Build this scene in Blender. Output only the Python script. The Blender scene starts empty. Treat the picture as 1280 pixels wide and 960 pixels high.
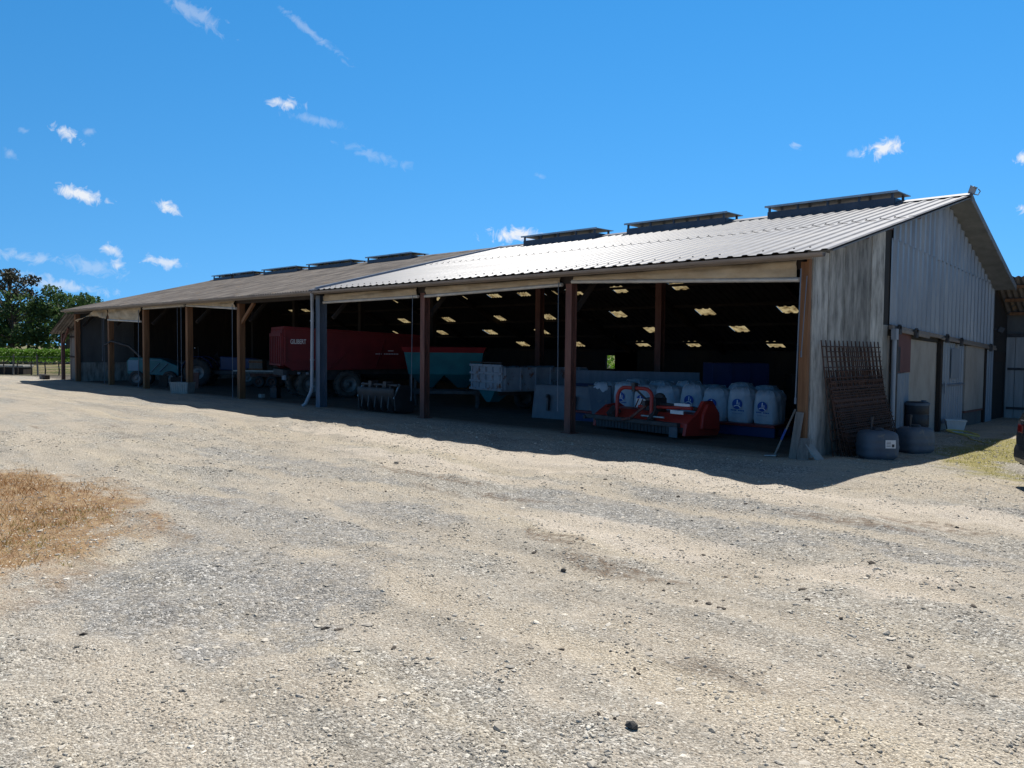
import bpy, math, random
import numpy as np
from mathutils import Vector, Matrix, Euler
R = math.radians
random.seed(7); rng = np.random.default_rng(11)
scene = bpy.context.scene
COL = scene.collection

# ------------------------------------------------------------------ camera
CAMPOS = Vector((7.239, -16.035, 2.2))
YAW, PITCH, ROLL, FPX = R(-44.336), R(-2.555), R(0.569), 1011.7
fw = Vector((math.sin(YAW)*math.cos(PITCH), math.cos(YAW)*math.cos(PITCH), math.sin(PITCH)))
r0 = Vector((math.cos(YAW), -math.sin(YAW), 0)); u0 = r0.cross(fw)
rr = r0*math.cos(ROLL)+u0*math.sin(ROLL); uu = u0*math.cos(ROLL)-r0*math.sin(ROLL)
cam = bpy.data.objects.new('camera', bpy.data.cameras.new('camera')); COL.objects.link(cam)
cam.matrix_world = Matrix(((rr.x, uu.x, -fw.x, CAMPOS.x), (rr.y, uu.y, -fw.y, CAMPOS.y), (rr.z, uu.z, -fw.z, CAMPOS.z), (0, 0, 0, 1)))
cam.data.sensor_width = 36; cam.data.lens = FPX/1280*36
cam.data.clip_start = .05; cam.data.clip_end = 4000
scene.camera = cam

# ------------------------------------------------------------------ sun, sky, exposure
SUN = Vector((-0.95, 2.6, 4.1)).normalized()          # direction to the sun
sl = bpy.data.lights.new('sun', 'SUN'); sl.energy = 4.9; sl.angle = R(.53); sl.color = (1, .955, .88)
so = bpy.data.objects.new('sun', sl); COL.objects.link(so); so.rotation_euler = SUN.to_track_quat('Z', 'Y').to_euler()
scene.view_settings.view_transform = 'Standard'; scene.view_settings.look = 'None'
scene.view_settings.exposure = 0.15; scene.view_settings.gamma = 1; scene.view_settings.use_curve_mapping = False

world = bpy.data.worlds.new('World'); scene.world = world; world.use_nodes = True
wn, wl = world.node_tree.nodes, world.node_tree.links
wn.clear()
def wmath(op, a, b=None, c=None, clamp=False):
    n = wn.new('ShaderNodeMath'); n.operation = op; n.use_clamp = clamp
    for i, x in enumerate((a, b, c)):
        if x is None: continue
        if isinstance(x, (int, float)): n.inputs[i].default_value = x
        else: wl.new(x, n.inputs[i])
    return n.outputs[0]
sky = wn.new('ShaderNodeTexSky'); sky.sky_type = 'NISHITA'; sky.sun_disc = False
sky.sun_elevation = math.asin(SUN.z); sky.sun_rotation = math.atan2(SUN.x, SUN.y)
sky.altitude = 0; sky.air_density = 1.0; sky.dust_density = 0.0; sky.ozone_density = 3.0
hs = wn.new('ShaderNodeHueSaturation'); hs.inputs['Hue'].default_value = .4945; hs.inputs['Saturation']  .default_value = 1.34; hs.inputs['Value'].default_value = .94
wl.new(sky.outputs[0], hs.inputs['Color'])
tc = wn.new('ShaderNodeTexCoord'); sep = wn.new('ShaderNodeSeparateXYZ'); wl.new(tc.outputs['Generated'], sep.inputs[0])
lift = wn.new('ShaderNodeVectorMath'); lift.operation = 'MULTIPLY_ADD'; wl.new(tc.outputs['Generated'], lift.inputs[0]); lift.inputs[1].default_value = (1, 1, .85); lift.inputs[2].default_value = (0, 0, .21)
nrm = wn.new('ShaderNodeVectorMath'); nrm.operation = 'NORMALIZE'; wl.new(lift.outputs[0], nrm.inputs[0]); wl.new(nrm.outputs[0], sky.inputs['Vector'])
az = wmath('ARCTAN2', sep.outputs[0], sep.outputs[1]); el = wmath('ARCSINE', sep.outputs[2])
nz = wn.new('ShaderNodeTexNoise'); nz.inputs['Scale'].default_value = 70; nz.inputs['Detail'].default_value = 8; nz.inputs['Roughness'].default_value = .62
nz.inputs['Distortion'].default_value = 1.1
wl.new(tc.outputs['Generated'], nz.inputs['Vector'])
# cloud puffs and wisps: compass bearing, elevation, half width, half height, tilt, density (degrees)
CLOUDS = []
def sky_puff(px, py, w, h, tilt, dens):
    d = (fw + rr*((px-640)/FPX) - uu*((py-480)/FPX)).normalized()
    CLOUDS.append((math.degrees(math.atan2(d.x, d.y)), math.degrees(math.asin(d.z)), w/FPX*57.3, h/FPX*57.3, tilt, dens))
for c in [(102, 243, 33, 10, -10, 1.1), (84, 167, 18, 10, -22, .9), (210, 260, 20, 9, -22, 1.0), (640, 294, 44, 13, 0, 1.35), (1107, 186, 26, 14, 14, 1.1),
          (1068, 192, 9, 6, 0, .3), (357, 130, 23, 10, -3, 1.0), (141, 313, 17, 9, -22, .9), (205, 328, 30, 9, -6, .8), (147, 332, 12, 8, 0, .75),
          (388, 40, 62, 6, -34, .26), (240, 14, 50, 14, -22, .3), (75, 356, 75, 10, -8, .5), (35, 322, 55, 8, -6, .38), (470, 195, 55, 9, -15, .2), (395, 150, 50, 7, -8, .22),
          (993, 182, 10, 5, -20, .4), (1279, 197, 9, 9, 0, 1.0), (1278, 260, 9, 7, 0, .9), (13, 192, 9, 6, -40, .25), (110, 165, 8, 6, 30, .25), (30, 164, 7, 5, 0, .2), (675, 220, 12, 5, -15, .2), (120, 335, 40, 12, -12, .3)]:
    sky_puff(*c)
acc = None
for (a0, e0, w, h, tilt, op) in CLOUDS:
    a0, e0, w, h, t = R(a0), R(e0), R(w)*1.25, R(h)*1.25, R(tilt)
    da = wmath('MULTIPLY', wmath('SUBTRACT', az, a0), math.cos(e0)); de = wmath('SUBTRACT', el, e0)
    x = wmath('ADD', wmath('MULTIPLY', da, math.cos(t)/w), wmath('MULTIPLY', de, math.sin(t)/w))
    y = wmath('ADD', wmath('MULTIPLY', da, -math.sin(t)/h), wmath('MULTIPLY', de, math.cos(t)/h))
    q = wmath('SQRT', wmath('ADD', wmath('MULTIPLY', x, x), wmath('MULTIPLY', y, y)))
    m = wmath('SUBTRACT', 1.0, q, clamp=True)
    m = wmath('MULTIPLY', wmath('ADD', wmath('MULTIPLY', m, 1.0), wmath('SUBTRACT', wmath('MULTIPLY', nz.outputs['Fac'], 2.1), 1.42)), 1.7, clamp=True)
    m = wmath('MULTIPLY', m, wmath('MULTIPLY', wmath('SUBTRACT', 1.0, q, clamp=True), 6.0, clamp=True))
    m = wmath('MULTIPLY', m, min(.92, op*.85))
    acc = m if acc is None else wmath('MAXIMUM', acc, m)
dens = acc
mixc = wn.new('ShaderNodeMix'); mixc.data_type = 'RGBA'; wl.new(dens, mixc.inputs['Factor'])
hs2 = wn.new('ShaderNodeHueSaturation'); hs2.inputs['Saturation'].default_value = .55; hs2.inputs['Value'].default_value = .27; wl.new(sky.outputs[0], hs2.inputs['Color'])
up = wn.new('ShaderNodeMapRange'); up.interpolation_type = 'SMOOTHSTEP'; up.inputs[1].default_value = .40; up.inputs[2].default_value = .75; wl.new(el, up.inputs[0])
mixu = wn.new('ShaderNodeMix'); mixu.data_type = 'RGBA'; wl.new(up.outputs[0], mixu.inputs['Factor']); wl.new(hs.outputs[0], mixu.inputs[6]); wl.new(hs2.outputs[0], mixu.inputs[7])
wl.new(mixu.outputs[2], mixc.inputs[6]); mixc.inputs[7].default_value = (5.6, 5.75, 6.0, 1)
bg = wn.new('ShaderNodeBackground'); bg.inputs['Strength'].default_value = .145
wl.new(mixc.outputs[2], bg.inputs['Color'])
wo = wn.new('ShaderNodeOutputWorld'); wl.new(bg.outputs[0], wo.inputs['Surface'])

# ------------------------------------------------------------------ helpers: materials
MATS = {}
def pm(name, cols, scale=3.0, rough=.8, metal=0.0, bump=0.0, bscale=40.0, aniso=(1, 1, 1), spec=.4, rust=None, wear=None, rand=0.0, orand=0.0, detail=8, dist=0.0):
    """procedural material: noise-mixed colours, optional rust or wear blotches, bump, value change per separate piece"""
    m = bpy.data.materials.new(name); m.use_nodes = True; MATS[name] = m
    n, l = m.node_tree.nodes, m.node_tree.links; b = n['Principled BSDF']
    tc = n.new('ShaderNodeTexCoord'); mp = n.new('ShaderNodeMapping'); mp.inputs['Scale'].default_value = aniso
    l.new(tc.outputs['Object'], mp.inputs[0])
    nz = n.new('ShaderNodeTexNoise'); nz.inputs['Scale'].default_value = scale; nz.inputs['Detail'].default_value = detail
    nz.inputs['Roughness'].default_value = .62; nz.inputs['Distortion'].default_value = dist; l.new(mp.outputs[0], nz.inputs['Vector'])
    cr = n.new('ShaderNodeValToRGB'); e = cr.color_ramp.elements
    k = len(cols)
    while len(e) < k: e.new(.5)
    for i, c in enumerate(cols):
        e[i].position = .32+.36*(i/(k-1) if k > 1 else 0); e[i].color = (*c, 1)
    l.new(nz.outputs['Fac'], cr.inputs[0]); out = cr.outputs[0]
    for spot in (rust, wear):
        if not spot: continue
        col, thr, sc = spot
        z = n.new('ShaderNodeTexNoise'); z.inputs['Scale'].default_value = sc; z.inputs['Detail'].default_value = 9; z.inputs['Roughness'].default_value = .7
        l.new(mp.outputs[0], z.inputs['Vector'])
        mr = n.new('ShaderNodeMapRange'); mr.inputs[1].default_value = thr; mr.inputs[2].default_value = thr+.09; l.new(z.outputs['Fac'], mr.inputs[0])
        mx = n.new('ShaderNodeMix'); mx.data_type = 'RGBA'; l.new(mr.outputs[0], mx.inputs['Factor']); l.new(out, mx.inputs[6]); mx.inputs[7].default_value = (*col, 1)
        out = mx.outputs[2]
    if rand:
        g = n.new('ShaderNodeNewGeometry'); mr = n.new('ShaderNodeMapRange'); mr.inputs[3].default_value = 1-rand; mr.inputs[4].default_value = 1+rand
        l.new(g.outputs['Random Per Island'], mr.inputs[0])
        h = n.new('ShaderNodeHueSaturation'); l.new(mr.outputs[0], h.inputs['Value']); l.new(out, h.inputs['Color']); out = h.outputs[0]
    if orand:
        g = n.new('ShaderNodeObjectInfo'); mr = n.new('ShaderNodeMapRange'); mr.inputs[3].default_value = 1-orand; mr.inputs[4].default_value = 1+orand; l.new(g.outputs['Random'], mr.inputs[0])
        h = n.new('ShaderNodeHueSaturation'); l.new(mr.outputs[0], h.inputs['Value']); l.new(out, h.inputs['Color']); out = h.outputs[0]
    l.new(out, b.inputs['Base Color'])
    b.inputs['Metallic'].default_value = metal; b.inputs['Specular IOR Level'].default_value = spec
    rm = n.new('ShaderNodeMapRange'); rm.inputs[3].default_value = max(.05, rough-.12); rm.inputs[4].default_value = min(1, rough+.12)
    l.new(nz.outputs['Fac'], rm.inputs[0]); l.new(rm.outputs[0], b.inputs['Roughness'])
    if bump:
        bz = n.new('ShaderNodeTexNoise'); bz.inputs['Scale'].default_value = bscale; bz.inputs['Detail'].default_value = 6; l.new(mp.outputs[0], bz.inputs['Vector'])
        bp = n.new('ShaderNodeBump'); bp.inputs['Strength'].default_value = bump; bp.inputs['Distance'].default_value = .02
        l.new(bz.outputs['Fac'], bp.inputs['Height']); l.new(bp.outputs[0], b.inputs['Normal'])
    return m

M = {}
M['galv'] = pm('galvanised roof', [(.165, .17, .195), (.21, .215, .235), (.27, .27, .28)], 1.1, .5, .08, 0, 60, (.25, 1.6, 1.6), .25, rust=((.33, .25, .20), .66, 2.2), rand=.06)
M['galv_wall'] = pm('galvanised cladding', [(.215, .245, .285), (.28, .31, .35), (.355, .38, .41)], 1.0, .5, .3, .05, 40, (1.5, 1.5, .35), .4, rust=((.28, .22, .18), .70, 3), rand=.05)
M['door_blue'] = pm('painted sheet door', [(.20, .235, .28), (.28, .315, .355)], 1.5, .55, .2, .05, 40, (1.5, 1.5, .35), .4, rust=((.2, .16, .13), .68, 3))
M['fibre'] = pm('fibre cement roofing', [(.085, .077, .074), (.145, .13, .122), (.21, .187, .17), (.27, .245, .222)], 1.7, .92, 0, .25, 50, (.8, .5, .5), .2, wear=((.30, .20, .10), .60, 4.5), rust=((.055, .05, .048), .60, 2.7))
M['flash'] = pm('zinc flashing', [(.20, .23, .28), (.30, .33, .38)], 3, .45, .5, .03, 40)
M['vent'] = pm('vent sheet', [(.055, .065, .09), (.095, .11, .145)], 3, .5, .2, .03, 40)
M['ventcap'] = pm('vent cap sheet', [(.32, .34, .36), (.48, .5, .52)], 3, .4, .6)
M['gutter'] = pm('weathered gutter', [(.20, .165, .14), (.29, .245, .21)], 4, .6, .2, .03, 40, (.5, 3, 3))
M['wood_dark'] = pm('dark timber', [(.025, .019, .016), (.05, .037, .03)], 5, .85, 0, .2, 30, (1, 1, .15))
M['wood_brown'] = pm('orange brown timber', [(.13, .058, .026), (.215, .10, .045), (.27, .135, .062)], 5, .8, 0, .2, 30, (2, 2, .15))
M['wood_grey'] = pm('grey boards', [(.14, .125, .11), (.24, .22, .2)], 5, .9, 0, .25, 30, (3, 3, .2), rand=.18)
M['rust_steel'] = pm('rust red primed steel', [(.10, .045, .035), (.16, .07, .055), (.2, .1, .075)], 3, .7, .1, .1, 30, (2, 2, .4))
M['steel_blue'] = pm('grey blue steel', [(.11, .14, .18), (.17, .20, .25)], 3, .55, .3, .05, 30, (2, 2, .4))
M['pvc'] = pm('pale downpipe', [(.27, .30, .35), (.38, .41, .45)], 3, .45, 0, .02, 30, (2, 2, .4))
M['canvas'] = pm('beige tarpaulin', [(.36, .275, .18), (.46, .365, .25), (.54, .445, .32)], 1.6, .75, 0, .1, 12, (1, 1, 2), .3)
M['tubewhite'] = pm('aluminium roller tube', [(.42, .40, .37), (.6, .57, .52)], 3, .5, .2)
M['concrete'] = pm('weathered concrete slab', [(.13, .125, .115), (.245, .235, .215), (.36, .345, .315), (.45, .43, .395)], 3.2, .92, 0, .45, 35, (1.5, 1.5, .4), .25, rust=((.085, .08, .072), .60, 3.6), orand=.38)
M['render'] = pm('beige wall render', [(.27, .245, .215), (.35, .32, .285), (.41, .38, .34)], 1.6, .92, 0, .2, 40, (1, 1, .5), .25, rust=((.20, .165, .13), .64, 2))
M['door_grey'] = pm('pale grey door boards', [(.28, .28, .285), (.42, .42, .42)], 4, .85, 0, .2, 30, (3, 3, .2), rand=.15)
M['soffit'] = pm('grey soffit board', [(.14, .15, .16), (.22, .23, .24)], 3, .8)
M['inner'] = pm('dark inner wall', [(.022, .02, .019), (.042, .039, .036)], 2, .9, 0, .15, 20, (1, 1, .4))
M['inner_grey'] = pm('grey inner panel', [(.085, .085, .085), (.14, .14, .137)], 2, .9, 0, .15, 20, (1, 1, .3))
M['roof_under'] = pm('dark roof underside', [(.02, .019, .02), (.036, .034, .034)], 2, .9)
M['red'] = pm('red trailer paint', [(.14, .010, .013), (.21, .015, .018)], 1.5, .42, 0, .03, 20, (1, 1, 1), .45, wear=((.12, .05, .04), .68, 6))
M['orange_red'] = pm('orange red paint', [(.36, .030, .022), (.47, .045, .03)], 2, .45, 0, .03, 20, (1, 1, 1), .45, wear=((.2, .1, .07), .66, 9))
M['dark_steel'] = pm('dark worn steel', [(.045, .043, .045), (.10, .095, .095)], 5, .55, .4, .1, 30, rust=((.15, .075, .04), .63, 5))
M['worn_steel'] = pm('bright worn steel', [(.35, .35, .36), (.6, .6, .6)], 5, .35, .8)
M['rubber'] = pm('tyre rubber', [(.035, .034, .034), (.065, .062, .06)], 6, .85, 0, .15, 50)
M['dust_rubber'] = pm('dusty tyre rubber', [(.05, .047, .043), (.11, .10, .09)], 4, .9, 0, .15, 50)
M['rim_grey'] = pm('grey wheel rim', [(.16, .15, .15), (.26, .25, .24)], 5, .5, .3, 0, 20, rust=((.2, .1, .06), .64, 5))
M['white_letter'] = pm('white lettering', [(.72, .72, .72), (.8, .8, .8)], 4, .5)
M['bag'] = pm('white woven bag', [(.35, .40, .46), (.43, .48, .54), (.50, .55, .60)], 2.5, .7, 0, .3, 22, (1, 1, 1), .3)
M['bag_blue'] = pm('printed blue', [(.012, .05, .26), (.02, .075, .34)], 3, .6)
M['blue_steel'] = pm('deep blue steel', [(.007, .022, .085), (.011, .032, .12)], 1.5, .5, 0, .05, 20, wear=((.09, .06, .05), .68, 6))
M['turq'] = pm('turquoise paint', [(.007, .10, .125), (.014, .165, .19)], 1.6, .5, 0, .04, 20, wear=((.10, .08, .06), .70, 6))
M['white_rust'] = pm('old white paint', [(.20, .235, .28), (.29, .33, .38)], 2.2, .6, 0, .06, 20, (1, 1, 1), .4, rust=((.17, .075, .04), .54, 3.0))
M['light_blue'] = pm('pale blue paint', [(.10, .20, .29), (.16, .27, .36)], 2, .5, 0, 0, 20, wear=((.2, .22, .24), .66, 5))
M['tractor_blue'] = pm('tractor blue paint', [(.010, .035, .12), (.016, .05, .16)], 2, .45, 0, .03, 20)
M['grey_steel'] = pm('grey worn bucket steel', [(.095, .105, .125), (.155, .17, .19)], 1.6, .55, .25, .06, 25, rust=((.16, .10, .07), .64, 3))
M['black_steel'] = pm('black bucket steel', [(.03, .03, .032), (.07, .068, .068)], 2.5, .55, .3, .08, 25, rust=((.10, .075, .06), .60, 4))
M['tank'] = pm('grey blue plastic', [(.075, .098, .13), (.115, .145, .18)], 2.5, .6, 0, .08, 20, wear=((.19, .18, .155), .585, 4))
M['black_plastic'] = pm('black plastic', [(.02, .022, .028), (.045, .048, .055)], 3, .5, 0, .05, 20)
M['glass'] = pm('dark vehicle glass', [(.01, .012, .015), (.02, .022, .025)], 2, .1, 0, 0, 20, (1, 1, 1), .8)
M['car'] = pm('dark grey car paint', [(.045, .05, .06), (.06, .065, .078)], 1.2, .28, .5, 0, 20, (1, 1, 1), .6)
M['chrome'] = pm('bright trim', [(.6, .6, .6), (.7, .7, .7)], 2, .2, .9)
M['tail_red'] = pm('red lamp lens', [(.10, .005, .005), (.14, .008, .008)], 2, .2)
M['mesh_rust'] = pm('rusty mesh bars', [(.05, .028, .022), (.085, .045, .034), (.12, .065, .048)], 5, .85, .1, .2, 40, rand=.2)
M['maroon'] = pm('maroon board', [(.11, .05, .05), (.165, .08, .075)], 2, .8, 0, .1, 30, (1, 1, .4))
M['tub'] = pm('white plastic tub', [(.55, .56, .56), (.68, .68, .67)], 3, .5)
M['hose'] = pm('yellow hose', [(.45, .38, .10), (.58, .50, .16)], 3, .5)
M['bark'] = pm('bark', [(.06, .045, .035), (.12, .095, .075)], 6, .95, 0, .4, 20, (1, 1, .3))
M['leaf_dark'] = pm('dark tree leaves', [(.035, .075, .025), (.07, .13, .04), (.11, .18, .055)], .8, .6, 0, 0, 20, rand=.45)
M['leaf_dry'] = pm('brownish sparse leaves', [(.06, .055, .03), (.10, .085, .045)], .8, .7, 0, 0, 20, rand=.4)
M['leaf_vine'] = pm('vine leaves', [(.10, .22, .02), (.17, .32, .035)], 2, .55, 0, 0, 20, rand=.4)
M['grass_green'] = pm('yellow green grass blades', [(.20, .21, .035), (.32, .30, .06)], 2, .7, 0, 0, 20, rand=.4)
M['grass_dry'] = pm('dry rusty grass blades', [(.24, .105, .04), (.44, .255, .105), (.57, .42, .22)], 1.1, .8, 0, 0, 20, rand=.45)
M['stone'] = pm('gravel stones', [(.36, .32, .26), (.50, .455, .38), (.60, .56, .48)], 1.5, .9, 0, .2, 60, rand=.5)
M['flake'] = pm('pale stone flakes', [(.38, .335, .28), (.52, .475, .405), (.63, .59, .52)], 1.5, .85, 0, .2, 60, rand=.4)
M['rock'] = pm('dark rock', [(.04, .038, .036), (.10, .095, .09)], 9, .9, 0, .4, 40)
M['oldslab'] = pm('grey trough concrete', [(.30, .29, .27), (.42, .41, .385)], 5, .92, 0, .3, 40)
M['clod'] = pm('earth clods', [(.06, .05, .042), (.12, .10, .08)], 4, .95, 0, .3, 40, rand=.3)
def skylight_mat():
    m = bpy.data.materials.new('aged translucent sheet'); m.use_nodes = True; n, l = m.node_tree.nodes, m.node_tree.links
    n.clear(); o = n.new('ShaderNodeOutputMaterial'); mx = n.new('ShaderNodeMixShader'); t = n.new('ShaderNodeBsdfTranslucent'); d = n.new('ShaderNodeBsdfDiffuse')
    z = n.new('ShaderNodeTexNoise'); z.inputs['Scale'].default_value = 3.5; z.inputs['Detail'].default_value = 6
    tcx = n.new('ShaderNodeTexCoord'); l.new(tcx.outputs['Object'], z.inputs['Vector'])
    cr = n.new('ShaderNodeValToRGB'); cr.color_ramp.elements[0].color = (.10, .066, .026, 1); cr.color_ramp.elements[1].color = (.33, .265, .14, 1)
    cr.color_ramp.elements[0].position = .33; cr.color_ramp.elements[1].position = .6
    l.new(z.outputs['Fac'], cr.inputs[0]); l.new(cr.outputs[0], t.inputs['Color']); l.new(cr.outputs[0], d.inputs['Color'])
    mx.inputs[0].default_value = .25; l.new(t.outputs[0], mx.inputs[1]); l.new(d.outputs[0], mx.inputs[2]); l.new(mx.outputs[0], o.inputs['Surface'])
    return m
M['skylight'] = skylight_mat()
def leafy(m):
    """let some light through leaves"""
    n, l = m.node_tree.nodes, m.node_tree.links; b = n['Principled BSDF']; o = [x for x in n if x.type == 'OUTPUT_MATERIAL'][0]
    t = n.new('ShaderNodeBsdfTranslucent'); mx = n.new('ShaderNodeMixShader'); mx.inputs[0].default_value = .45
    src = b.inputs['Base Color'].links[0].from_socket
    l.new(src, t.inputs['Color']); l.new(b.outputs[0], mx.inputs[1]); l.new(t.outputs[0], mx.inputs[2]); l.new(mx.outputs[0], o.inputs['Surface'])
for k in ('leaf_dark', 'leaf_vine', 'grass_green', 'grass_dry'): leafy(M[k])

# ------------------------------------------------------------------ helpers: meshes
class MB:
    def __init__(s): s.v = []; s.f = []; s.sm = []
    def add(s, vs, fs, smooth=False, T=None):
        o = len(s.v)
        s.v += [tuple(T @ Vector(p)) if T is not None else tuple(p) for p in vs]
        s.f += [tuple(i+o for i in f) for f in fs]; s.sm += [smooth]*len(fs); return s
    def box(s, c, d, rot=None, T=None):
        x, y, z = d[0]/2, d[1]/2, d[2]/2
        vs = [Vector((i*x, j*y, k*z)) for i in (-1, 1) for j in (-1, 1) for k in (-1, 1)]
        if rot: q = Euler(rot).to_matrix(); vs = [q @ v for v in vs]
        vs = [v+Vector(c) for v in vs]
        return s.add(vs, [(0, 1, 3, 2), (4, 6, 7, 5), (0, 4, 5, 1), (2, 3, 7, 6), (0, 2, 6, 4), (1, 5, 7, 3)], T=T)
    def b2(s, p, q, T=None):
        return s.box([(a+b)/2 for a, b in zip(p, q)], [abs(b-a) for a, b in zip(p, q)], T=T)
    def bar(s, a, b, w, h, up=(0, 0, 1)):
        a, b = Vector(a), Vector(b); d = (b-a).normalized(); up = Vector(up)
        if abs(d.dot(up)) > .98: up = Vector((0, 1, 0))
        x = d.cross(up).normalized(); y = x.cross(d)
        vs = [p+x*i*w/2+y*j*h/2 for p in (a, b) for i, j in ((-1, -1), (1, -1), (1, 1), (-1, 1))]
        return s.add(vs, [(0, 1, 2, 3), (7, 6, 5, 4), (0, 4, 5, 1), (1, 5, 6, 2), (2, 6, 7, 3), (3, 7, 4, 0)])
    def path(s, pts, rad, n=8, closed=False):
        pts = [Vector(p) for p in pts]; k = len(pts); rs = rad if isinstance(rad, (list, tuple)) else [rad]*k
        vs = []; ref = None
        for i, p in enumerate(pts):
            d = (pts[min(i+1, k-1)]-pts[max(i-1, 0)]).normalized()
            if ref is None: ref = Vector((0, 0, 1)) if abs(d.z) < .9 else Vector((1, 0, 0))
            x = d.cross(ref).normalized(); y = x.cross(d); ref = y
            vs += [p+(x*math.cos(2*math.pi*j/n)+y*math.sin(2*math.pi*j/n))*rs[i] for j in range(n)]
        fs = [(i*n+j, i*n+(j+1) % n, (i+1)*n+(j+1) % n, (i+1)*n+j) for i in range(k-1) for j in range(n)]
        s.add(vs, fs, True)
        return s.add([vs[j] for j in range(n)]+[vs[(k-1)*n+j] for j in range(n)], [tuple(range(n))[::-1], tuple(range(n, 2*n))])
    def tube(s, a, b, r, r2=None, n=8): return s.path([a, b], [r, r if r2 is None else r2], n)
    def lathe(s, prof, n=24, T=None, smooth=True):
        vs = [(r*math.cos(2*math.pi*j/n), r*math.sin(2*math.pi*j/n), z) for r, z in prof for j in range(n)]
        fs = [(i*n+j, i*n+(j+1) % n, (i+1)*n+(j+1) % n, (i+1)*n+j) for i in range(len(prof)-1) for j in range(n)]
        return s.add(vs, fs, smooth, T)
    def prism(s, poly, a, b, axis='y', T=None):
        """polygon given in the two other axes, extruded from a to b along axis"""
        def put(u, v, w): return {'x': (w, u, v), 'y': (u, w, v), 'z': (u, v, w)}[axis]
        n = len(poly); vs = [put(u, v, a) for u, v in poly]+[put(u, v, b) for u, v in poly]
        fs = [tuple(range(n)), tuple(range(2*n-1, n-1, -1))]+[(i, i+n, (i+1) % n+n, (i+1) % n) for i in range(n)]
        return s.add(vs, fs, T=T)
    def grid(s, fn, nu, nv, smooth=True, T=None):
        vs = [fn(i/nu, j/nv) for j in range(nv+1) for i in range(nu+1)]
        fs = [(j*(nu+1)+i, j*(nu+1)+i+1, (j+1)*(nu+1)+i+1, (j+1)*(nu+1)+i) for j in range(nv) for i in range(nu)]
        return s.add(vs, fs, smooth, T)
    def corr(s, o, U, V, width, length, pitch, amp, kind='trap', phase=0.0, nv=1, warp=0.0):
        """corrugated sheet: o corner, U across the ribs, V along them (unit vectors)"""
        o, U, V = Vector(o), Vector(U).normalized(), Vector(V).normalized(); N = U.cross(V)
        xs = []
        prof = ((0, 0), (.50, 0), (.62, 1), (.88, 1)) if kind == 'trap' else tuple((i/6, .5-.5*math.cos(2*math.pi*i/6)) for i in range(6))
        k = math.floor(-phase/pitch)-1
        def hh(x):
            t = ((x+phase)/pitch) % 1.0
            if kind != 'trap': return .5-.5*math.cos(2*math.pi*t)
            return 0 if t < .5 else (t-.5)/.12 if t < .62 else 1 if t < .88 else (1-t)/.12
        xs = [0.0]; k = 0
        while True:
            done = False
            for p, h in prof:
                x = (math.floor(phase/pitch)+k+p)*pitch-phase
                if x > width-1e-4: done = True; break
                if x > 1e-4: xs.append(x)
            if done: break
            k += 1
        xs.append(width)
        vs = []
        for j in range(nv+1):
            for x in xs:
                vs.append(o+U*x+V*(length*j/nv)+N*(hh(x)*amp+(warp*math.sin(x*1.7+j*2.1) if 0 < j < nv else 0)))
        n = len(xs)
        return s.add(vs, [(j*n+i, j*n+i+1, (j+1)*n+i+1, (j+1)*n+i) for j in range(nv) for i in range(n-1)], False)
    def build(s, name, mat, parent=None, bevel=0.0, solid=0.0):
        me = bpy.data.meshes.new(name); me.from_pydata(s.v, [], s.f); me.update()
        me.polygons.foreach_set('use_smooth', s.sm)
        me.materials.append(M[mat] if isinstance(mat, str) else mat)
        o = bpy.data.objects.new(name, me); COL.objects.link(o)
        if parent is not None: o.parent = parent
        if solid:
            md = o.modifiers.new('solid', 'SOLIDIFY'); md.thickness = solid; md.offset = 0
        if bevel:
            md = o.modifiers.new('bevel', 'BEVEL'); md.width = bevel; md.segments = 2; md.limit_method = 'ANGLE'; md.angle_limit = R(40)
        return o
def tag(o, label, cat, group=None, kind=None):
    o['label'] = label; o['category'] = cat
    if group: o['group'] = group
    if kind: o['kind'] = kind
    return o
def thing(name, label, cat, loc=(0, 0, 0), rz=0.0, group=None):
    o = bpy.data.objects.new(name, None); COL.objects.link(o); o.location = loc; o.rotation_euler = (0, 0, rz); o.empty_display_size = .2
    return tag(o, label, cat, group)
def copy_tree(o, parent=None):
    c = o.copy(); COL.objects.link(c)
    if parent is not None: c.parent = parent
    for ch in list(o.children): copy_tree(ch, c)
    return c
def dup(o, loc, rz=0.0, label=None, scale=None):
    c = copy_tree(o); c.location = loc; c.rotation_euler = (0, 0, rz)
    if label: c['label'] = label
    if scale: c.scale = scale if isinstance(scale, (tuple, list)) else (scale,)*3
    return c
def fastmesh(name, V, F, mat, parent=None, smooth=False):
    """numpy arrays to one mesh: V (n,3), F (m,k)"""
    me = bpy.data.meshes.new(name); k = F.shape[1]
    me.vertices.add(len(V)); me.vertices.foreach_set('co', V.astype(np.float32).ravel())
    me.loops.add(F.size); me.loops.foreach_set('vertex_index', F.astype(np.int32).ravel())
    me.polygons.add(len(F)); me.polygons.foreach_set('loop_start', np.arange(len(F), dtype=np.int32)*k)
    me.update(calc_edges=True); me.validate()
    me.polygons.foreach_set('use_smooth', np.full(len(me.polygons), smooth))
    me.materials.append(M[mat] if isinstance(mat, str) else mat)
    o = bpy.data.objects.new(name, me); COL.objects.link(o)
    if parent is not None: o.parent = parent
    return o
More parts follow.
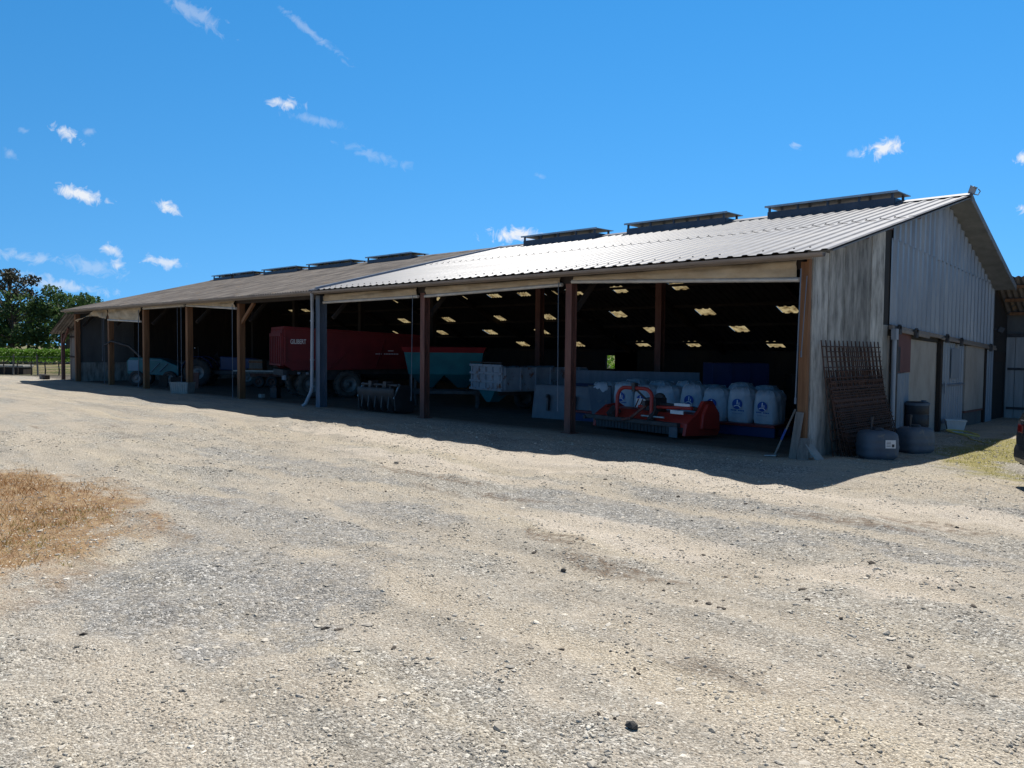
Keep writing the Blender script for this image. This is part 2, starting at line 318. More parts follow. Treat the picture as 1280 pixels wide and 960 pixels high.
def wheel(parent, c, axis, Rr, w, rimmat='rim_grey', tyremat='rubber', lugs=0, rimr=.58):
    """tyre (with tread) and its rim; axis = unit vector pointing outwards"""
    z = Vector(axis).normalized(); x = z.orthogonal().normalized(); y = z.cross(x)
    T = Matrix.Translation(Vector(c)) @ Matrix((x, y, z)).transposed().to_4x4()
    t = MB(); h = w/2; ri = Rr*rimr
    t.lathe([(ri, -h*.75), (ri*1.12, -h), (Rr*.86, -h), (Rr*.96, -h*.82), (Rr, -h*.5), (Rr, h*.5), (Rr*.96, h*.82), (Rr*.86, h), (ri*1.12, h), (ri, h*.75)], 32, T)
    for i in range(lugs):
        for sd in (-1, 1):
            a = 2*math.pi*(i+.25*sd)/lugs
            q = T @ Matrix.Rotation(a, 4, 'Z') @ Matrix.Translation((Rr*1.005, 0, sd*h*.42)) @ Matrix.Rotation(sd*R(35), 4, 'X')
            t.box((0, 0, 0), (Rr*.07, Rr*.075, h*.95), T=q)
    o = t.build('wheel', tyremat, parent)
    m = MB(); m.lathe([(ri*1.01, h*.80), (ri*.93, h*.78), (ri*.85, h*.35), (ri*.35, h*.25), (ri*.33, h*.5), (ri*.22, h*.62), (.001, h*.62)], 24, T)
    m.lathe([(.001, -h*.5), (ri*.85, -h*.5), (ri*1.01, -h*.80)], 24, T)
    for i in range(8):
        a = 2*math.pi*i/8; m.box((ri*.5*math.cos(a), ri*.5*math.sin(a), h*.33), (ri*.08, ri*.08, h*.14), T=T)
    m.build('rim', rimmat, o)
    return o
def text(s, size, mat, parent, loc, rot, ext=.004, name='lettering', bold=True):
    cu = bpy.data.curves.new(name, 'FONT'); cu.body = s; cu.size = size; cu.extrude = ext; cu.align_x = 'LEFT'
    if bold: cu.offset = size*.018
    tmp = bpy.data.objects.new(name, cu); COL.objects.link(tmp); bpy.context.view_layer.update()
    me = bpy.data.meshes.new_from_object(tmp.evaluated_get(bpy.context.evaluated_depsgraph_get())); bpy.data.objects.remove(tmp)
    me.materials.clear(); me.materials.append(M[mat]); o = bpy.data.objects.new(name, me); COL.objects.link(o); o.parent = parent; o.location = loc; o.rotation_euler = rot
    return o

# ------------------------------------------------------------------ ground
RUTS = [(-4.9, .35, 1.0, .0, .010), (-6.55, .35, 1.0, .0, .014), (-8.6, .5, 2.2, .13, .018), (-10.3, .5, 2.2, .13, .018), (-11.6, .3, .4, -.06, .012)]
def ground_mat():
    m = bpy.data.materials.new('gravel yard'); m.use_nodes = True; n, l = m.node_tree.nodes, m.node_tree.links; b = n['Principled BSDF']
    def val(x, sock):
        if isinstance(x, (int, float)): sock.default_value = x
        elif isinstance(x, tuple): sock.default_value = x if len(x) == 4 else (*x, 1)
        else: l.new(x, sock)
    def ma(op, a, b_=None, clamp=False):
        k = n.new('ShaderNodeMath'); k.operation = op; k.use_clamp = clamp; val(a, k.inputs[0])
        if b_ is not None: val(b_, k.inputs[1])
        return k.outputs[0]
    def mix(f, a, b_, blend='MIX'):
        k = n.new('ShaderNodeMix'); k.data_type = 'RGBA'; k.blend_type = blend; val(f, k.inputs['Factor']); val(a, k.inputs[6]); val(b_, k.inputs[7]); return k.outputs[2]
    def mr(x, a, b_, c=0.0, d=1.0):
        k = n.new('ShaderNodeMapRange'); l.new(x, k.inputs[0]); k.inputs[1].default_value = a; k.inputs[2].default_value = b_; k.inputs[3].default_value = c; k.inputs[4].default_value = d; return k.outputs[0]
    tc = n.new('ShaderNodeTexCoord')
    def noise(sc, det=6, aniso=None, off=0, ro=.6):
        mp = n.new('ShaderNodeMapping'); l.new(tc.outputs['Object'], mp.inputs[0]); mp.inputs['Location'].default_value = (off, off*.7, 0)
        if aniso: mp.inputs['Scale'].default_value = aniso; mp.inputs['Rotation'].default_value = (0, 0, R(6))
        k = n.new('ShaderNodeTexNoise'); k.inputs['Scale'].default_value = sc; k.inputs['Detail'].default_value = det; k.inputs['Roughness'].default_value = ro
        l.new(mp.outputs[0], k.inputs['Vector']); return k.outputs['Fac']
    def vor(sc):
        k = n.new('ShaderNodeTexVoronoi'); k.inputs['Scale'].default_value = sc; l.new(tc.outputs['Object'], k.inputs['Vector'])
        s = n.new('ShaderNodeSeparateColor'); l.new(k.outputs['Color'], s.inputs[0]); return s.outputs[0], k.outputs['Distance'], s.outputs[1]
    sp = n.new('ShaderNodeSeparateXYZ'); l.new(tc.outputs['Object'], sp.inputs[0]); X, Y = sp.outputs[0], sp.outputs[1]
    n1 = noise(.5, 7, (.5, 1, 1), 3.1, .68); n2 = noise(1.9, 6, (.7, 1, 1), 8.0); n3 = noise(9, 5, None, 1); n4 = noise(.33, 6, (.5, 1.1, 1), 21.7, .6)
    v1, d1, h1 = vor(38); v2, d2, h2 = vor(95); v3, d3, h3 = vor(17)
    soil = mix(mr(n2, .34, .68), (.44, .35, .255), (.61, .515, .41))
    soil = mix(mr(n3, .45, .75), soil, (.58, .51, .42))
    grav = mix(v1, (.24, .225, .20), (.52, .485, .43)); grav = mix(mr(h1, .8, .82), grav, (.70, .665, .60)); grav = mix(mr(h2, .76, .78), grav, (.15, .135, .115))
    fineg = mix(v2, (.19, .158, .122), (.70, .63, .525))
    c = mix(.55, soil, fineg)
    gm = ma('ADD', mr(n1, .45, .60), mr(n4, .55, .66), True)
    gmask = ma('MULTIPLY', gm, mr(n3, .2, .55, .45, 1))
    c = mix(gmask, c, grav)
    # scattered darker scraped marks along the drive
    scr = noise(1.1, 8, (.35, 1.6, 1), 40, .7); c = mix(ma('MULTIPLY', mr(scr, .58, .68), .6), c, (.19, .14, .10))
    trk = noise(.75, 5, (.12, 1.5, 1), 63, .55); c = mix(ma('MULTIPLY', mr(trk, .52, .68), .5), c, mix(v2, (.42, .33, .21), (.74, .63, .46)))
    trk2 = noise(.9, 6, (.16, 1.3, 1), 91, .6); c = mix(ma('MULTIPLY', mr(trk2, .55, .66), .5), c, mix(v2, (.14, .125, .105), (.40, .365, .31)))
    flv, fld, flh = vor(26); fl2 = ma('MULTIPLY', mr(flh, .80, .83), mr(fld, .30, .42, 1, 0)); c = mix(ma('MULTIPLY', fl2, ma('MULTIPLY', mr(n4, .35, .6), .8)), c, (.74, .69, .60))
    dkv, dkd, dkh = vor(31); dk = ma('MULTIPLY', mr(dkh, .90, .92), mr(dkd, .2, .32, 1, 0)); c = mix(ma('MULTIPLY', dk, .75), c, (.10, .08, .06))
    def ell(cx, cy, ax, ay, w=.55):
        dx = ma('DIVIDE', ma('SUBTRACT', X, cx), ax); dy = ma('DIVIDE', ma('SUBTRACT', Y, cy), ay)
        q = ma('SQRT', ma('ADD', ma('MULTIPLY', dx, dx), ma('MULTIPLY', dy, dy)))
        return mr(ma('ADD', q, ma('MULTIPLY', ma('SUBTRACT', n2, .5), w*2)), .82, 1.08, 1, 0)
    dry = mix(mr(n3, .35, .65), (.25, .14, .07), (.45, .315, .175))
    zn = None
    for e in ((-2.2, -11.0, 2.5, 1.15), (.2, -12.7, 1.9, 1.3), (.8, -7.2, 2.3, .85), (1.2, -5.7, 1.7, .55), (4.3, -6.4, 1.3, .8), (-1.2, -9.6, 1.5, .6), (-6.5, -8.2, 3.2, .7), (4.6, -3.4, 1.2, .5)):
        q_ = ell(*e, 1.1); zn = q_ if zn is None else ma('MAXIMUM', zn, q_)
    cool = mix(v1, (.155, .158, .16), (.44, .435, .425)); cool = mix(mr(h1, .84, .86), cool, (.68, .66, .63)); cool = mix(mr(h2, .80, .82), cool, (.10, .10, .10))
    c = mix(ma('MULTIPLY', zn, mr(n3, .25, .62, .25, .8)), c, cool)
    pale = mix(v2, (.50, .41, .325), (.79, .695, .585))
    tz = None
    for e in ((-4, -4.3, 9, .9), (1.5, -8.3, 1.6, .55), (3.4, -4.2, 2.0, .8), (-4.5, -6.4, 3, .6), (4.3, -8.2, 1.0, .5)):
        q_ = ell(*e, .8); tz = q_ if tz is None else ma('MAXIMUM', tz, q_)
    c = mix(ma('MULTIPLY', tz, .72), c, pale)
    rt = None
    for yc, amp, ph, sl, d_ in RUTS:
        cy_ = ma('ADD', ma('ADD', ma('MULTIPLY', X, sl), yc), ma('MULTIPLY', ma('SINE', ma('ADD', ma('MULTIPLY', X, .3), ph)), amp))
        q_ = ma('ABSOLUTE', ma('SUBTRACT', Y, ma('ADD', cy_, ma('MULTIPLY', ma('SUBTRACT', n2, .5), .35)))); q_ = ma('MULTIPLY', mr(q_, .14, .30, 1, 0), 1.0)
        rt = q_ if rt is None else ma('MAXIMUM', rt, q_)
    c = mix(ma('MULTIPLY', rt, mr(n1, .35, .6, .15, .7)), c, mix(v2, (.34, .275, .20), (.66, .57, .455)))
    bz = None
    for e in ((4.05, -4.9, .8, .22), (2.3, -9.5, .9, .28), (3.1, -5.6, .9, .25), (-3.4, -7.2, 1.5, .22), (1.0, -9.0, .6, .2), (-1.0, -7.6, .8, .2)):
        q_ = ell(*e, .9); bz = q_ if bz is None else ma('MAXIMUM', bz, q_)
    c = mix(ma('MULTIPLY', bz, mr(n3, .4, .62, 0, .8)), c, (.20, .135, .09))
    c = mix(ma('MULTIPLY', ell(-6.0, -14.3, 5.1, 2.9, .5), .88), c, dry)
    moss = mix(mr(n3, .35, .65), (.24, .22, .06), (.40, .35, .13))
    c = mix(ma('MULTIPLY', ell(4.0, 5.0, 2.6, 5.2, .5), .85), c, moss)
    c = mix(ma('MULTIPLY', ma('MULTIPLY', ell(4.4, 2.2, 1.5, 1.7, .6), .9), 1.0), c, grav)
    # earth floor under the barns, its colour darkened to deepen the shade inside
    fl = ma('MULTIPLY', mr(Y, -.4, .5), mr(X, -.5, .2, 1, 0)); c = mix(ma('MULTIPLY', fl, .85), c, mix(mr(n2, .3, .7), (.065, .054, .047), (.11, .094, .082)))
    far = mr(X, -60, -52, 1, 0); c = mix(far, c, mix(mr(n1, .4, .6), (.10, .13, .035), (.30, .22, .12)))
    hv = mix(mr(noise(75, 4), .32, .66), (.66, .645, .62), (1.36, 1.35, 1.33)); c = mix(1.0, c, hv, 'MULTIPLY')
    sat = n.new('ShaderNodeHueSaturation'); sat.inputs['Saturation'].default_value = .84; sat.inputs['Hue'].default_value = .505; l.new(c, sat.inputs['Color']); c = mix(ma('MAXIMUM', ell(-6.0, -14.3, 5.1, 2.9, .5), ell(4.0, 5.0, 2.6, 5.2, .5)), sat.outputs[0], c)
    l.new(c, b.inputs['Base Color']); b.inputs['Roughness'].default_value = .95; b.inputs['Specular IOR Level'].default_value = .15
    hgt = ma('ADD', ma('ADD', ma('MULTIPLY', d1, -.55), ma('MULTIPLY', d2, -.25)), ma('ADD', ma('MULTIPLY', n3, .35), ma('MULTIPLY', h2, .22)))
    bp = n.new('ShaderNodeBump'); bp.inputs['Strength'].default_value = .85; bp.inputs['Distance'].default_value = .03; l.new(hgt, bp.inputs['Height']); l.new(bp.outputs[0], b.inputs['Normal'])
    return m
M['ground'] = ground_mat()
_dirs = [(math.cos(a), math.sin(a), 2*math.pi/w, p, w) for a, w, p in zip(rng.uniform(0, 6.28, 46), np.exp(rng.uniform(math.log(.45), math.log(5), 46)), rng.uniform(0, 6.28, 46))]
def relief(x, y):
    x = np.asarray(x, float); y = np.asarray(y, float); z = np.zeros_like(x+y)
    for cx, cy, k, p, w in _dirs: z = z+np.sin((cx*x+cy*y)*k+p)*w**.75*.0042
    for yc, amp, ph, sl, d_ in RUTS:
        q_ = (y-(yc+sl*x+amp*np.sin(.3*x+ph)))/.2; z = z-d_*np.exp(-q_*q_)+d_*.45*(np.exp(-(q_-1.9)**2)+np.exp(-(q_+1.9)**2))
    att = np.clip((-y-.2)/2.5, .12, 1); att = np.where((x > .3) & (y > -.5), .45, att)
    return z*att
def axis_pts(lo, hi, step, far):
    a = list(np.arange(lo, hi+1e-6, step)); g = step; x = a[-1]
    while x < far[1]: g *= 1.22; x += g; a.append(x)
    g = step; x = a[0]; pre = []
    while x > far[0]: g *= 1.22; x -= g; pre.append(x)
    return np.array(pre[::-1]+a)
gx = axis_pts(-16, 9, .125, (-900, 900)); gy = axis_pts(-16.5, 1, .125, (-900, 900))
GX, GY = np.meshgrid(gx, gy); GZ = relief(GX, GY); ny, nx = GX.shape
idx = np.arange(nx*ny).reshape(ny, nx)
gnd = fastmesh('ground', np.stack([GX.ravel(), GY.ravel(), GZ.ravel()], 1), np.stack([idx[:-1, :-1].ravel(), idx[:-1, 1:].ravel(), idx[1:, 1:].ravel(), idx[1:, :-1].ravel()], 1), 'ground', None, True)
gnd['kind'] = 'structure'

# ------------------------------------------------------------------ the two barns
RX, XL, XJ = .68, -43.95, -17.3            # right verge, left end, joint between the roofs
EY, EZ, RY, RZ, SY, SZ = -.72, 4.13, 8.3, 6.41, 18.6, 2.08
def zf(y): return EZ+(RZ-EZ)*(y-EY)/(RY-EY)
def zr(y): return RZ+(SZ-RZ)*(y-RY)/(SY-RY)
def zroof(y): return zf(y) if y < RY else zr(y)
fv = Vector((0, RY-EY, RZ-EZ)); fl = fv.length; fv.normalize()
rv = Vector((0, SY-RY, SZ-RZ)); rl = rv.length; rv.normalize()
def gable_sheet(mb, X0, y0, y1, bot, top, pitch, amp, phase=0.0):
    """ribbed vertical sheet on the plane X = X0 whose foot and head follow two functions of y"""
    ys = []; k = 0
    pts = []
    y = y0
    while y < y1-1e-6:
        for p, h in ((0, 0), (.5, 0), (.62, 1), (.88, 1)):
            yy = y+p*pitch
            if yy < y1: pts.append((yy, h))
        y += pitch
    pts.append((y1, 0)); vs = []
    for f in (bot, top): vs += [(X0+h*amp, yy, f(yy)) for yy, h in pts]
    n = len(pts); mb.add(vs, [(i, i+1, n+i+1, n+i) for i in range(n-1)])
def rear_roof(mb, x0, x1, lights, pitch, amp, kind, parent, dz=0.0):
    """rear slope with openings where the translucent sheets sit"""
    rows = {}
    for x, y in lights: rows.setdefault(y, []).append(x)
    s = 0.0; hw, hl = .37, .30
    def piece(m_, xa, xb, sa, sb, lift=0.0):
        o = Vector((xa, RY, RZ+dz+lift))+rv*sa; m_.corr(o, (1, 0, 0), rv, xb-xa, sb-sa, pitch, amp, kind, (xa-x0) % pitch)
    for y in sorted(rows):
        sc = (y-RY)/rv.y; piece(mb, x0, x1, s, sc-hl); xa = x0
        for x in sorted(rows[y]):
            piece(mb, xa, x-hw, sc-hl, sc+hl); xa = x+hw
            k = MB(); piece(k, x-hw, x+hw, sc-hl-.03, sc+hl+.03, .006); k.build('skylight', 'skylight', parent)
        piece(mb, xa, x1, sc-hl, sc+hl); s = sc+hl
    piece(mb, x0, x1, s, rl)
def ridge_vent(x0, x1, parent, small=1.0):
    m = MB(); zb = zf(RY-.42)-.02; h = .25*small
    for yy in (RY-.42, RY+.42): m.b2((x0, yy-.02, zb-.15), (x1, yy+.02, zb+h))
    for xx in (x0, x1): m.b2((xx-.015, RY-.40, zb-.15), (xx+.015, RY+.40, zb+h-.004))
    v = m.build('ridge_vent', 'vent', parent)
    n = max(3, round((x1-x0)/.95))
    for i in range(n+1):
        x = x0+.06+(x1-x0-.12)*i/n
        for yy in (RY-.42, RY+.42): m = MB(); m.b2((x-.03, yy-.03, zb+h), (x+.03, yy+.03, zb+h+.14*small)); m.build('vent_bracket', 'vent', v)
    m = MB(); zc = zb+h+.14*small
    m.b2((x0-.05, RY-.52, zc), (x1+.12, RY+.52, zc+.022)); m.b2((x0-.05, RY-.545, zc-.02), (x1+.12, RY-.523, zc+.04))
    m.build('vent_cap', 'ventcap', v)
def ibeam(mb, x, y, z0, z1, w=.2, d=.22, t=.025):
    mb.b2((x-w/2, y-d/2, z0), (x+w/2, y-d/2+t, z1)); mb.b2((x-w/2, y+d/2-t, z0), (x+w/2, y+d/2, z1)); mb.b2((x-t/2, y-d/2+t, z0), (x+t/2, y+d/2-t, z1))
def frame_rafters(parent, X):
    m = MB(); m.bar((X, .15, zf(.15)-.22), (X, RY, RZ-.22), .12, .26); m.bar((X, RY, RZ-.22), (X, SY-.5, zr(SY-.5)-.22), .12, .26)
    m.bar((X, .2, 3.2), (X, 1.3, zf(1.3)-.3), .10, .12)
    m.build('rafter', 'wood_dark', parent)
def curtain(parent, x0, x1, zt0, zt1, zb0, zb1, Y=-.17, seedv=0, tube=True):
    """rolled-up canvas wind curtain: wrinkled cloth hanging from the eave down to its roller tube"""
    rs = random.Random(seedv); ph = [rs.uniform(0, 6.3) for _ in range(6)]
    def fn(u, v):
        x = x0+(x1-x0)*u; zt = zt0+(zt1-zt0)*u; zb = zb0+(zb1-zb0)*u; h = zt-zb
        sag = -.05*math.sin(math.pi*u)*v*(h > .25)
        w = .035*h/.4*(math.sin(9*u*abs(x1-x0)/5+ph[0]+3.0*v)+.6*math.sin(23*u*abs(x1-x0)/5+ph[1]-5*v)+.5*math.sin(4*v*3+ph[2]+7*u))*math.sin(math.pi*min(1, v*1.05))
        return (x, Y-.07*math.sin(math.pi*v)*.6+w, zb+(zt-zb)*(1-v)+sag*0)
    m = MB(); m.grid(fn, max(12, int(abs(x1-x0)*8)), 8); c = m.build('roller_curtain', 'canvas', parent, 0, .006)
    if tube:
        m = MB(); m.tube((x0-.06, Y, zb0-.02), (x1+.06, Y, zb1-.02), .05, n=10); m.build('roller_tube', 'tubewhite', c)
    return c
def poles(parent, specs):
    for a, b, r in specs:
        m = MB(); r *= .45; m.tube(a, b, r, n=8); m.tube((b[0]-.0, b[1], b[2]-.03), (b[0], b[1], b[2]+.1), r*1.7, n=8); m.build('crank_pole', 'steel_blue', parent)

barn = thing('open_barn', 'long open-fronted barn with pale ribbed metal roof and grey metal-clad gable', 'barn', (0, 0, 0))
# roof: two lengths of ribbed sheet with an overlap, screws in rows
m = MB(); half = fl*.52
m.corr((XJ, EY, EZ+.004), (1, 0, 0), fv, RX-XJ, half+.12, .333, .026, 'trap')
m.corr(Vector((XJ, EY, EZ+.016))+fv*half, (1, 0, 0), fv, RX-XJ, fl-half, .333, .026, 'trap')
m.build('roof_sheet', 'galv', barn, 0, .003)
m = MB(); nf = Vector((0, -fv.z, fv.y))
for s_ in (.3, half+.15, fl-.5):
    x = XJ+.25
    while x < RX-.1:
        if random.random() < .7: m.box(Vector((x-.08, EY, EZ+.045))+fv*s_, (.03, .03, .02), (math.atan2(fv.z, fv.y), 0, 0))
        x += .333
o = m.build('roof_screws', 'dark_steel', barn); o['kind'] = 'stuff'
SKY_M = [(-14.0, 12.25), (-16.5, 12.25), (-11.0, 12.25), (-7.4, 14.5), (-11.1, 14.5), (-15.7, 14.5), (-10.4, 16.15), (-14.95, 16.15), (-6.0, 16.15), (-9.5, 17.7), (-13.7, 17.7), (-17.0+.4, 17.7)]
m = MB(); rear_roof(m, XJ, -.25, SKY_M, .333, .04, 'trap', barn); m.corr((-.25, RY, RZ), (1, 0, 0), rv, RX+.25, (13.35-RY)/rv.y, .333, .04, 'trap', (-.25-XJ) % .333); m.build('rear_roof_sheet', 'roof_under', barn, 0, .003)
m = MB(); m.prism([(RY-.3, zf(RY-.3)+.05), (RY, RZ+.075), (RY+.3, zr(RY+.3)+.05), (RY+.3, zr(RY+.3)+.065), (RY, RZ+.09), (RY-.3, zf(RY-.3)+.065)], XJ, RX+.01, 'x'); m.build('ridge_cap', 'galv', barn)
for a, b in ((-4.97, -1.16), (-10.4, -6.45), (-15.54, -11.83)): ridge_vent(a, b, barn)
m = MB(); m.prism([(XJ-.42, -.03), (XJ+.1, -.03), (XJ+.1, .075), (XJ+.03, .085), (XJ-.03, .02), (XJ-.42, .005)], 0, fl+.02, 'y', Matrix.Translation((0, EY, EZ+.02)) @ Matrix.Rotation(math.atan2(fv.z, fv.y), 4, 'X')); m.build('verge_flashing', 'flash', barn)
# gutter, fascia and downpipe
m = MB(); pts = [(-.62-.075*math.cos(a)-.16, 4.085+.075*-math.sin(a)) for a in np.linspace(0, math.pi, 9)]
ring = pts+[(p[0]*1+(.012 if i > 4 else -.012), p[1]-.004) for i, p in enumerate(pts)][::-1]
def gutter(x0, x1, parent):
    m = MB(); n = 9; vs = []
    for x in (x0, x1):
        for rad in (.085, .078): vs += [(x, -.775-rad*math.cos(a), 4.085-rad*math.sin(a)) for a in np.linspace(0, math.pi, n)]
    fs = []
    for i in range(n-1):
        fs += [(i, i+1, 2*n+i+1, 2*n+i), (n+i+1, n+i, 3*n+i, 3*n+i+1)]
    for e in (0, 2*n): fs += [(e+i, e+n+i, e+n+i+1, e+i+1) for i in range(n-1)]
    fs += [(0, 2*n, 3*n, n), (n-1, 2*n-1, 4*n-1, 3*n-1)]
    m.add(vs, fs); m.build('gutter', 'gutter', parent)
gutter(XJ+.02, RX-.06, barn)
m = MB(); m.b2((XJ, -.66, 3.99), (RX-.35, -.615, 4.1)); m.build('fascia_board', 'gutter', barn)
m = MB(); m.b2((XJ, -.10, 3.86), (-.12, .10, 4.07)); m.build('eave_beam', 'wood_dark', barn)
m = MB(); m.path([(-17.42, -.775, 4.05), (-17.46, -.73, 3.92), (-18.12, -.32, 3.62), (-18.2, -.26, 3.4), (-18.24, -.26, .75), (-18.27, -.28, .55), (-18.40, -.42, .12), (-18.46, -.52, .03)], .06, 12)
for z in (3.1, 1.7, .75): m.tube((-18.22, -.26, z-.03), (-18.22, -.26, z+.03), .074, n=12)
m.build('downpipe', 'pvc', barn)
for i in range(10):
    yy = 1.2+i*1.78; zz = zroof(yy)-.045
    if yy > RY: m = MB(); m.b2((XJ+.02, yy-.04, zz-.13), (-.1, yy+.04, zz-.03)); m.build('purlin', 'wood_dark', barn)
# front and inner posts
for X in (-6.32, -12.21):
    m = MB(); ibeam(m, X, 0, -.05, 3.86); m.b2((X-.17, -.17, -.02), (X+.17, .17, .02)); m.build('post', 'rust_steel', barn)
m = MB(); ibeam(m, -18.03, 0, -.05, 4.0, .26, .3); m.build('post', 'steel_blue', barn)
for X in (-3.1, -9.2, -15.0):
    m = MB(); ibeam(m, X, RY, -.05, 5.9, .26, .26); m.build('post', 'rust_steel', barn)
for X in (-.25, -6.32, -12.21, -17.6): frame_rafters(barn, X)
m = MB(); m.b2((-.13, -.13, -.05), (.0, .06, 4.0)); m.b2((.0, -.14, -.05), (.05, -.02, 4.05)); m.build('corner_post', 'wood_brown', barn)
# gable: weathered slabs, then metal cladding over a rendered wall
ys = [.0, .78, 1.62, 2.35, 3.15, 3.98]; tops = [3.98, 4.12, 4.38, 4.75, 5.02]
for i in range(5):
    m = MB(); a, b = ys[i]+.018, ys[i+1]-.018; xo = random.uniform(-.02, .02)
    m.prism([(a, -.06), (b, -.06), (b, zf(a)-.07), (a, zf(a)-.07)], -.07+xo, .05+xo, 'x'); m.build('wall_slab', 'concrete', barn, .008)
m = MB(); m.b2((-.07, 4.0, -.06), (.035, 4.31, 2.84)); m.build('wall_slab', 'concrete', barn, .008)
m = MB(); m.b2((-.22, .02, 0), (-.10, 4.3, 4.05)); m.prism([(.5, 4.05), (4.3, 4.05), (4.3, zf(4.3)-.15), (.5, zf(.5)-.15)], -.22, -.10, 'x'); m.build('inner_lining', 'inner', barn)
for yy in (1.9, 3.3, 5.15): m = MB(); m.b2((-.3, yy-.06, zf(yy)-.16), (.42, yy+.06, zf(yy)-.03)); m.build('purlin_end', 'maroon', barn)
seam = lambda y: 4.87-(y-4.79)*.062
foot = lambda y: 2.86-(y-4.34)*.048
m = MB(); gable_sheet(m, .045, 4.36, 13.5, foot, lambda y: seam(y)+.04, .36, .06); m.build('cladding', 'galv_wall', barn, 0, .003)
m = MB(); gable_sheet(m, .062, 4.42, 7.6, seam, lambda y: zf(y)-.07, .36, .06); gable_sheet(m, .068, 7.72, 13.35, lambda y: seam(y)+.0, lambda y: zroof(y)-.06, .36, .06); gable_sheet(m, .08, 7.55, 7.9, seam, lambda y: zf(y)-.06, .36, .03)
m.build('cladding', 'galv_wall', barn, 0, .003)
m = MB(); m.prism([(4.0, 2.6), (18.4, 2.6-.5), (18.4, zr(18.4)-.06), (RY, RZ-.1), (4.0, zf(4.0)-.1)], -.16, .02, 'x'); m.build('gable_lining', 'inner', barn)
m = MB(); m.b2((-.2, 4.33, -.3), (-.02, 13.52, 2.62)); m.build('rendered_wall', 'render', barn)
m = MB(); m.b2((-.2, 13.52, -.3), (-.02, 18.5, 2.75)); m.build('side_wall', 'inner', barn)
for y0, y1 in ((RY, 13.3),):
    m = MB(); m.prism([(y0, zr(y0)-.12), (y1, zr(y1)-.12), (y1, zr(y1)-.08), (y0, zr(y0)-.08)], .10, RX-.03, 'x'); m.build('soffit', 'soffit', barn)
m = MB(); m.prism([(EY+.3, zf(EY+.3)-.07), (RY, RZ-.07), (RY, RZ-.04), (EY+.3, zf(EY+.3)-.04)], .13, RX-.03, 'x'); m.build('soffit', 'soffit', barn)
m = MB(); m.prism([(RY, RZ-.13), (13.35, zr(13.35)-.13), (13.35, zr(13.35)+.05), (RY, RZ+.05)], RX-.03, RX+.01, 'x'); m.build('barge_board', 'soffit', barn)
m = MB(); m.bar((.10, 4.3, 2.79), (.10, 13.5, 2.37), .10, .10); m.bar((.16, 4.45, 2.73), (.16, 6.9, 2.60), .05, .09); m.bar((.17, 8.0, 2.57), (.17, 13.4, 2.31), .05, .07); m.build('door_rail', 'gutter', barn, .006)
for yy, zz in ((4.55, 2.74), (5.75, 2.68), (8.25, 2.58), (9.55, 2.50), (12.6, 2.36)):
    m = MB(); m.box((.22, yy, zz-.02), (.06, .16, .2)); m.lathe([(.001, -.03), (.06, -.03), (.06, .03), (.001, .03)], 12, Matrix.Translation((.22, yy, zz+.06)) @ Matrix.Rotation(R(90), 4, 'Y')); m.build('door_roller', 'dark_steel', barn)
m = MB(); m.b2((.03, 4.58, 1.68), (.09, 5.78, 2.66)); hd = m.build('hatch', 'maroon', barn, .006)
m = MB(); m.b2((.09, 4.78, 1.72), (.10, 5.02, 2.32)); m.build('hatch_opening', 'black_plastic', hd)
m = MB(); m.b2((.09, 4.62, 1.70), (.105, 4.77, 2.34)); m.build('hatch_board', 'render', hd)
m = MB(); gable_sheet(m, .05, 4.62, 5.74, lambda y: .18, lambda y: 1.66, .28, .04); m.build('lower_sheet', 'door_blue', barn, 0, .003)
m = MB(); m.tube((.16, 4.40, 2.55), (.16, 4.40, .3), .055, n=10); m.box((.18, 4.36, 2.62), (.12, .16, .26)); m.build('wall_pipe', 'pvc', barn)
m = MB(); m.tube((.14, 4.62, 2.66), (.14, 4.62, .2), .045, n=8); m.build('wall_pipe', 'dark_steel', barn)
m = MB(); gable_sheet(m, .05, 8.38, 10.44, lambda y: .2, lambda y: 2.5-(y-8.38)*.045, .22, .03); sd = m.build('sliding_door', 'door_blue', barn, 0, .003)
m = MB(); m.b2((.088, 9.1, 1.45), (.10, 9.75, 2.3)); m.build('door_patch', 'door_blue', sd)
m = MB(); m.b2((.088, 8.45, 1.25), (.11, 10.4, 1.30)); m.tube((.13, 8.5, 1.05), (.13, 8.5, 1.35), .02); m.build('door_bar', 'flash', sd)
m = MB(); m.b2((.03, 10.5, .45), (.09, 12.42, 2.40)); m.build('door_board', 'render', barn, .006)
m = MB(); m.b2((.0, 10.5, .0), (.06, 12.4, .40)); m.build('door_board', 'inner_grey', barn, .006)
m = MB(); gable_sheet(m, .05, 12.78, 13.55, lambda y: -.2, lambda y: 2.3, .25, .03); m.build('lower_sheet', 'door_blue', barn, 0, .003)
for yy in (8.24, 12.60):
    m = MB(); m.b2((.0, yy-.08, -.1), (.10, yy+.08, 2.52-(yy-8.2)*.045)); m.build('wall_stud', 'wood_dark', barn)
m = MB(); m.b2((.0, 10.5, .40), (.10, 12.4, .46)); m.build('wall_stud', 'rust_steel', barn)
m = MB(); m.box((.3, 13.35, 2.93), (.16, .22, .17), (0, R(25), R(20))); m.bar((.06, 13.3, 2.95), (.28, 13.35, 2.93), .04, .04); m.build('floodlight', 'black_plastic', barn, .01)
m = MB(); m.path([(.6, 8.3, 6.42), (.66, 8.32, 6.62), (.70, 8.36, 6.66), (.78, 8.42, 6.62)], .018, 6); m.add([(.60, 8.24, 6.48), (.66, 8.26, 6.70), (.76, 8.44, 6.60), (.72, 8.42, 6.46)], [(0, 1, 2, 3)]); m.path([(.70, 8.34, 6.46), (.80, 8.44, 6.44), (.84, 8.48, 6.54), (.80, 8.45, 6.60)], .012, 6)
m.build('ridge_end_plate', 'flash', barn, 0, .006)
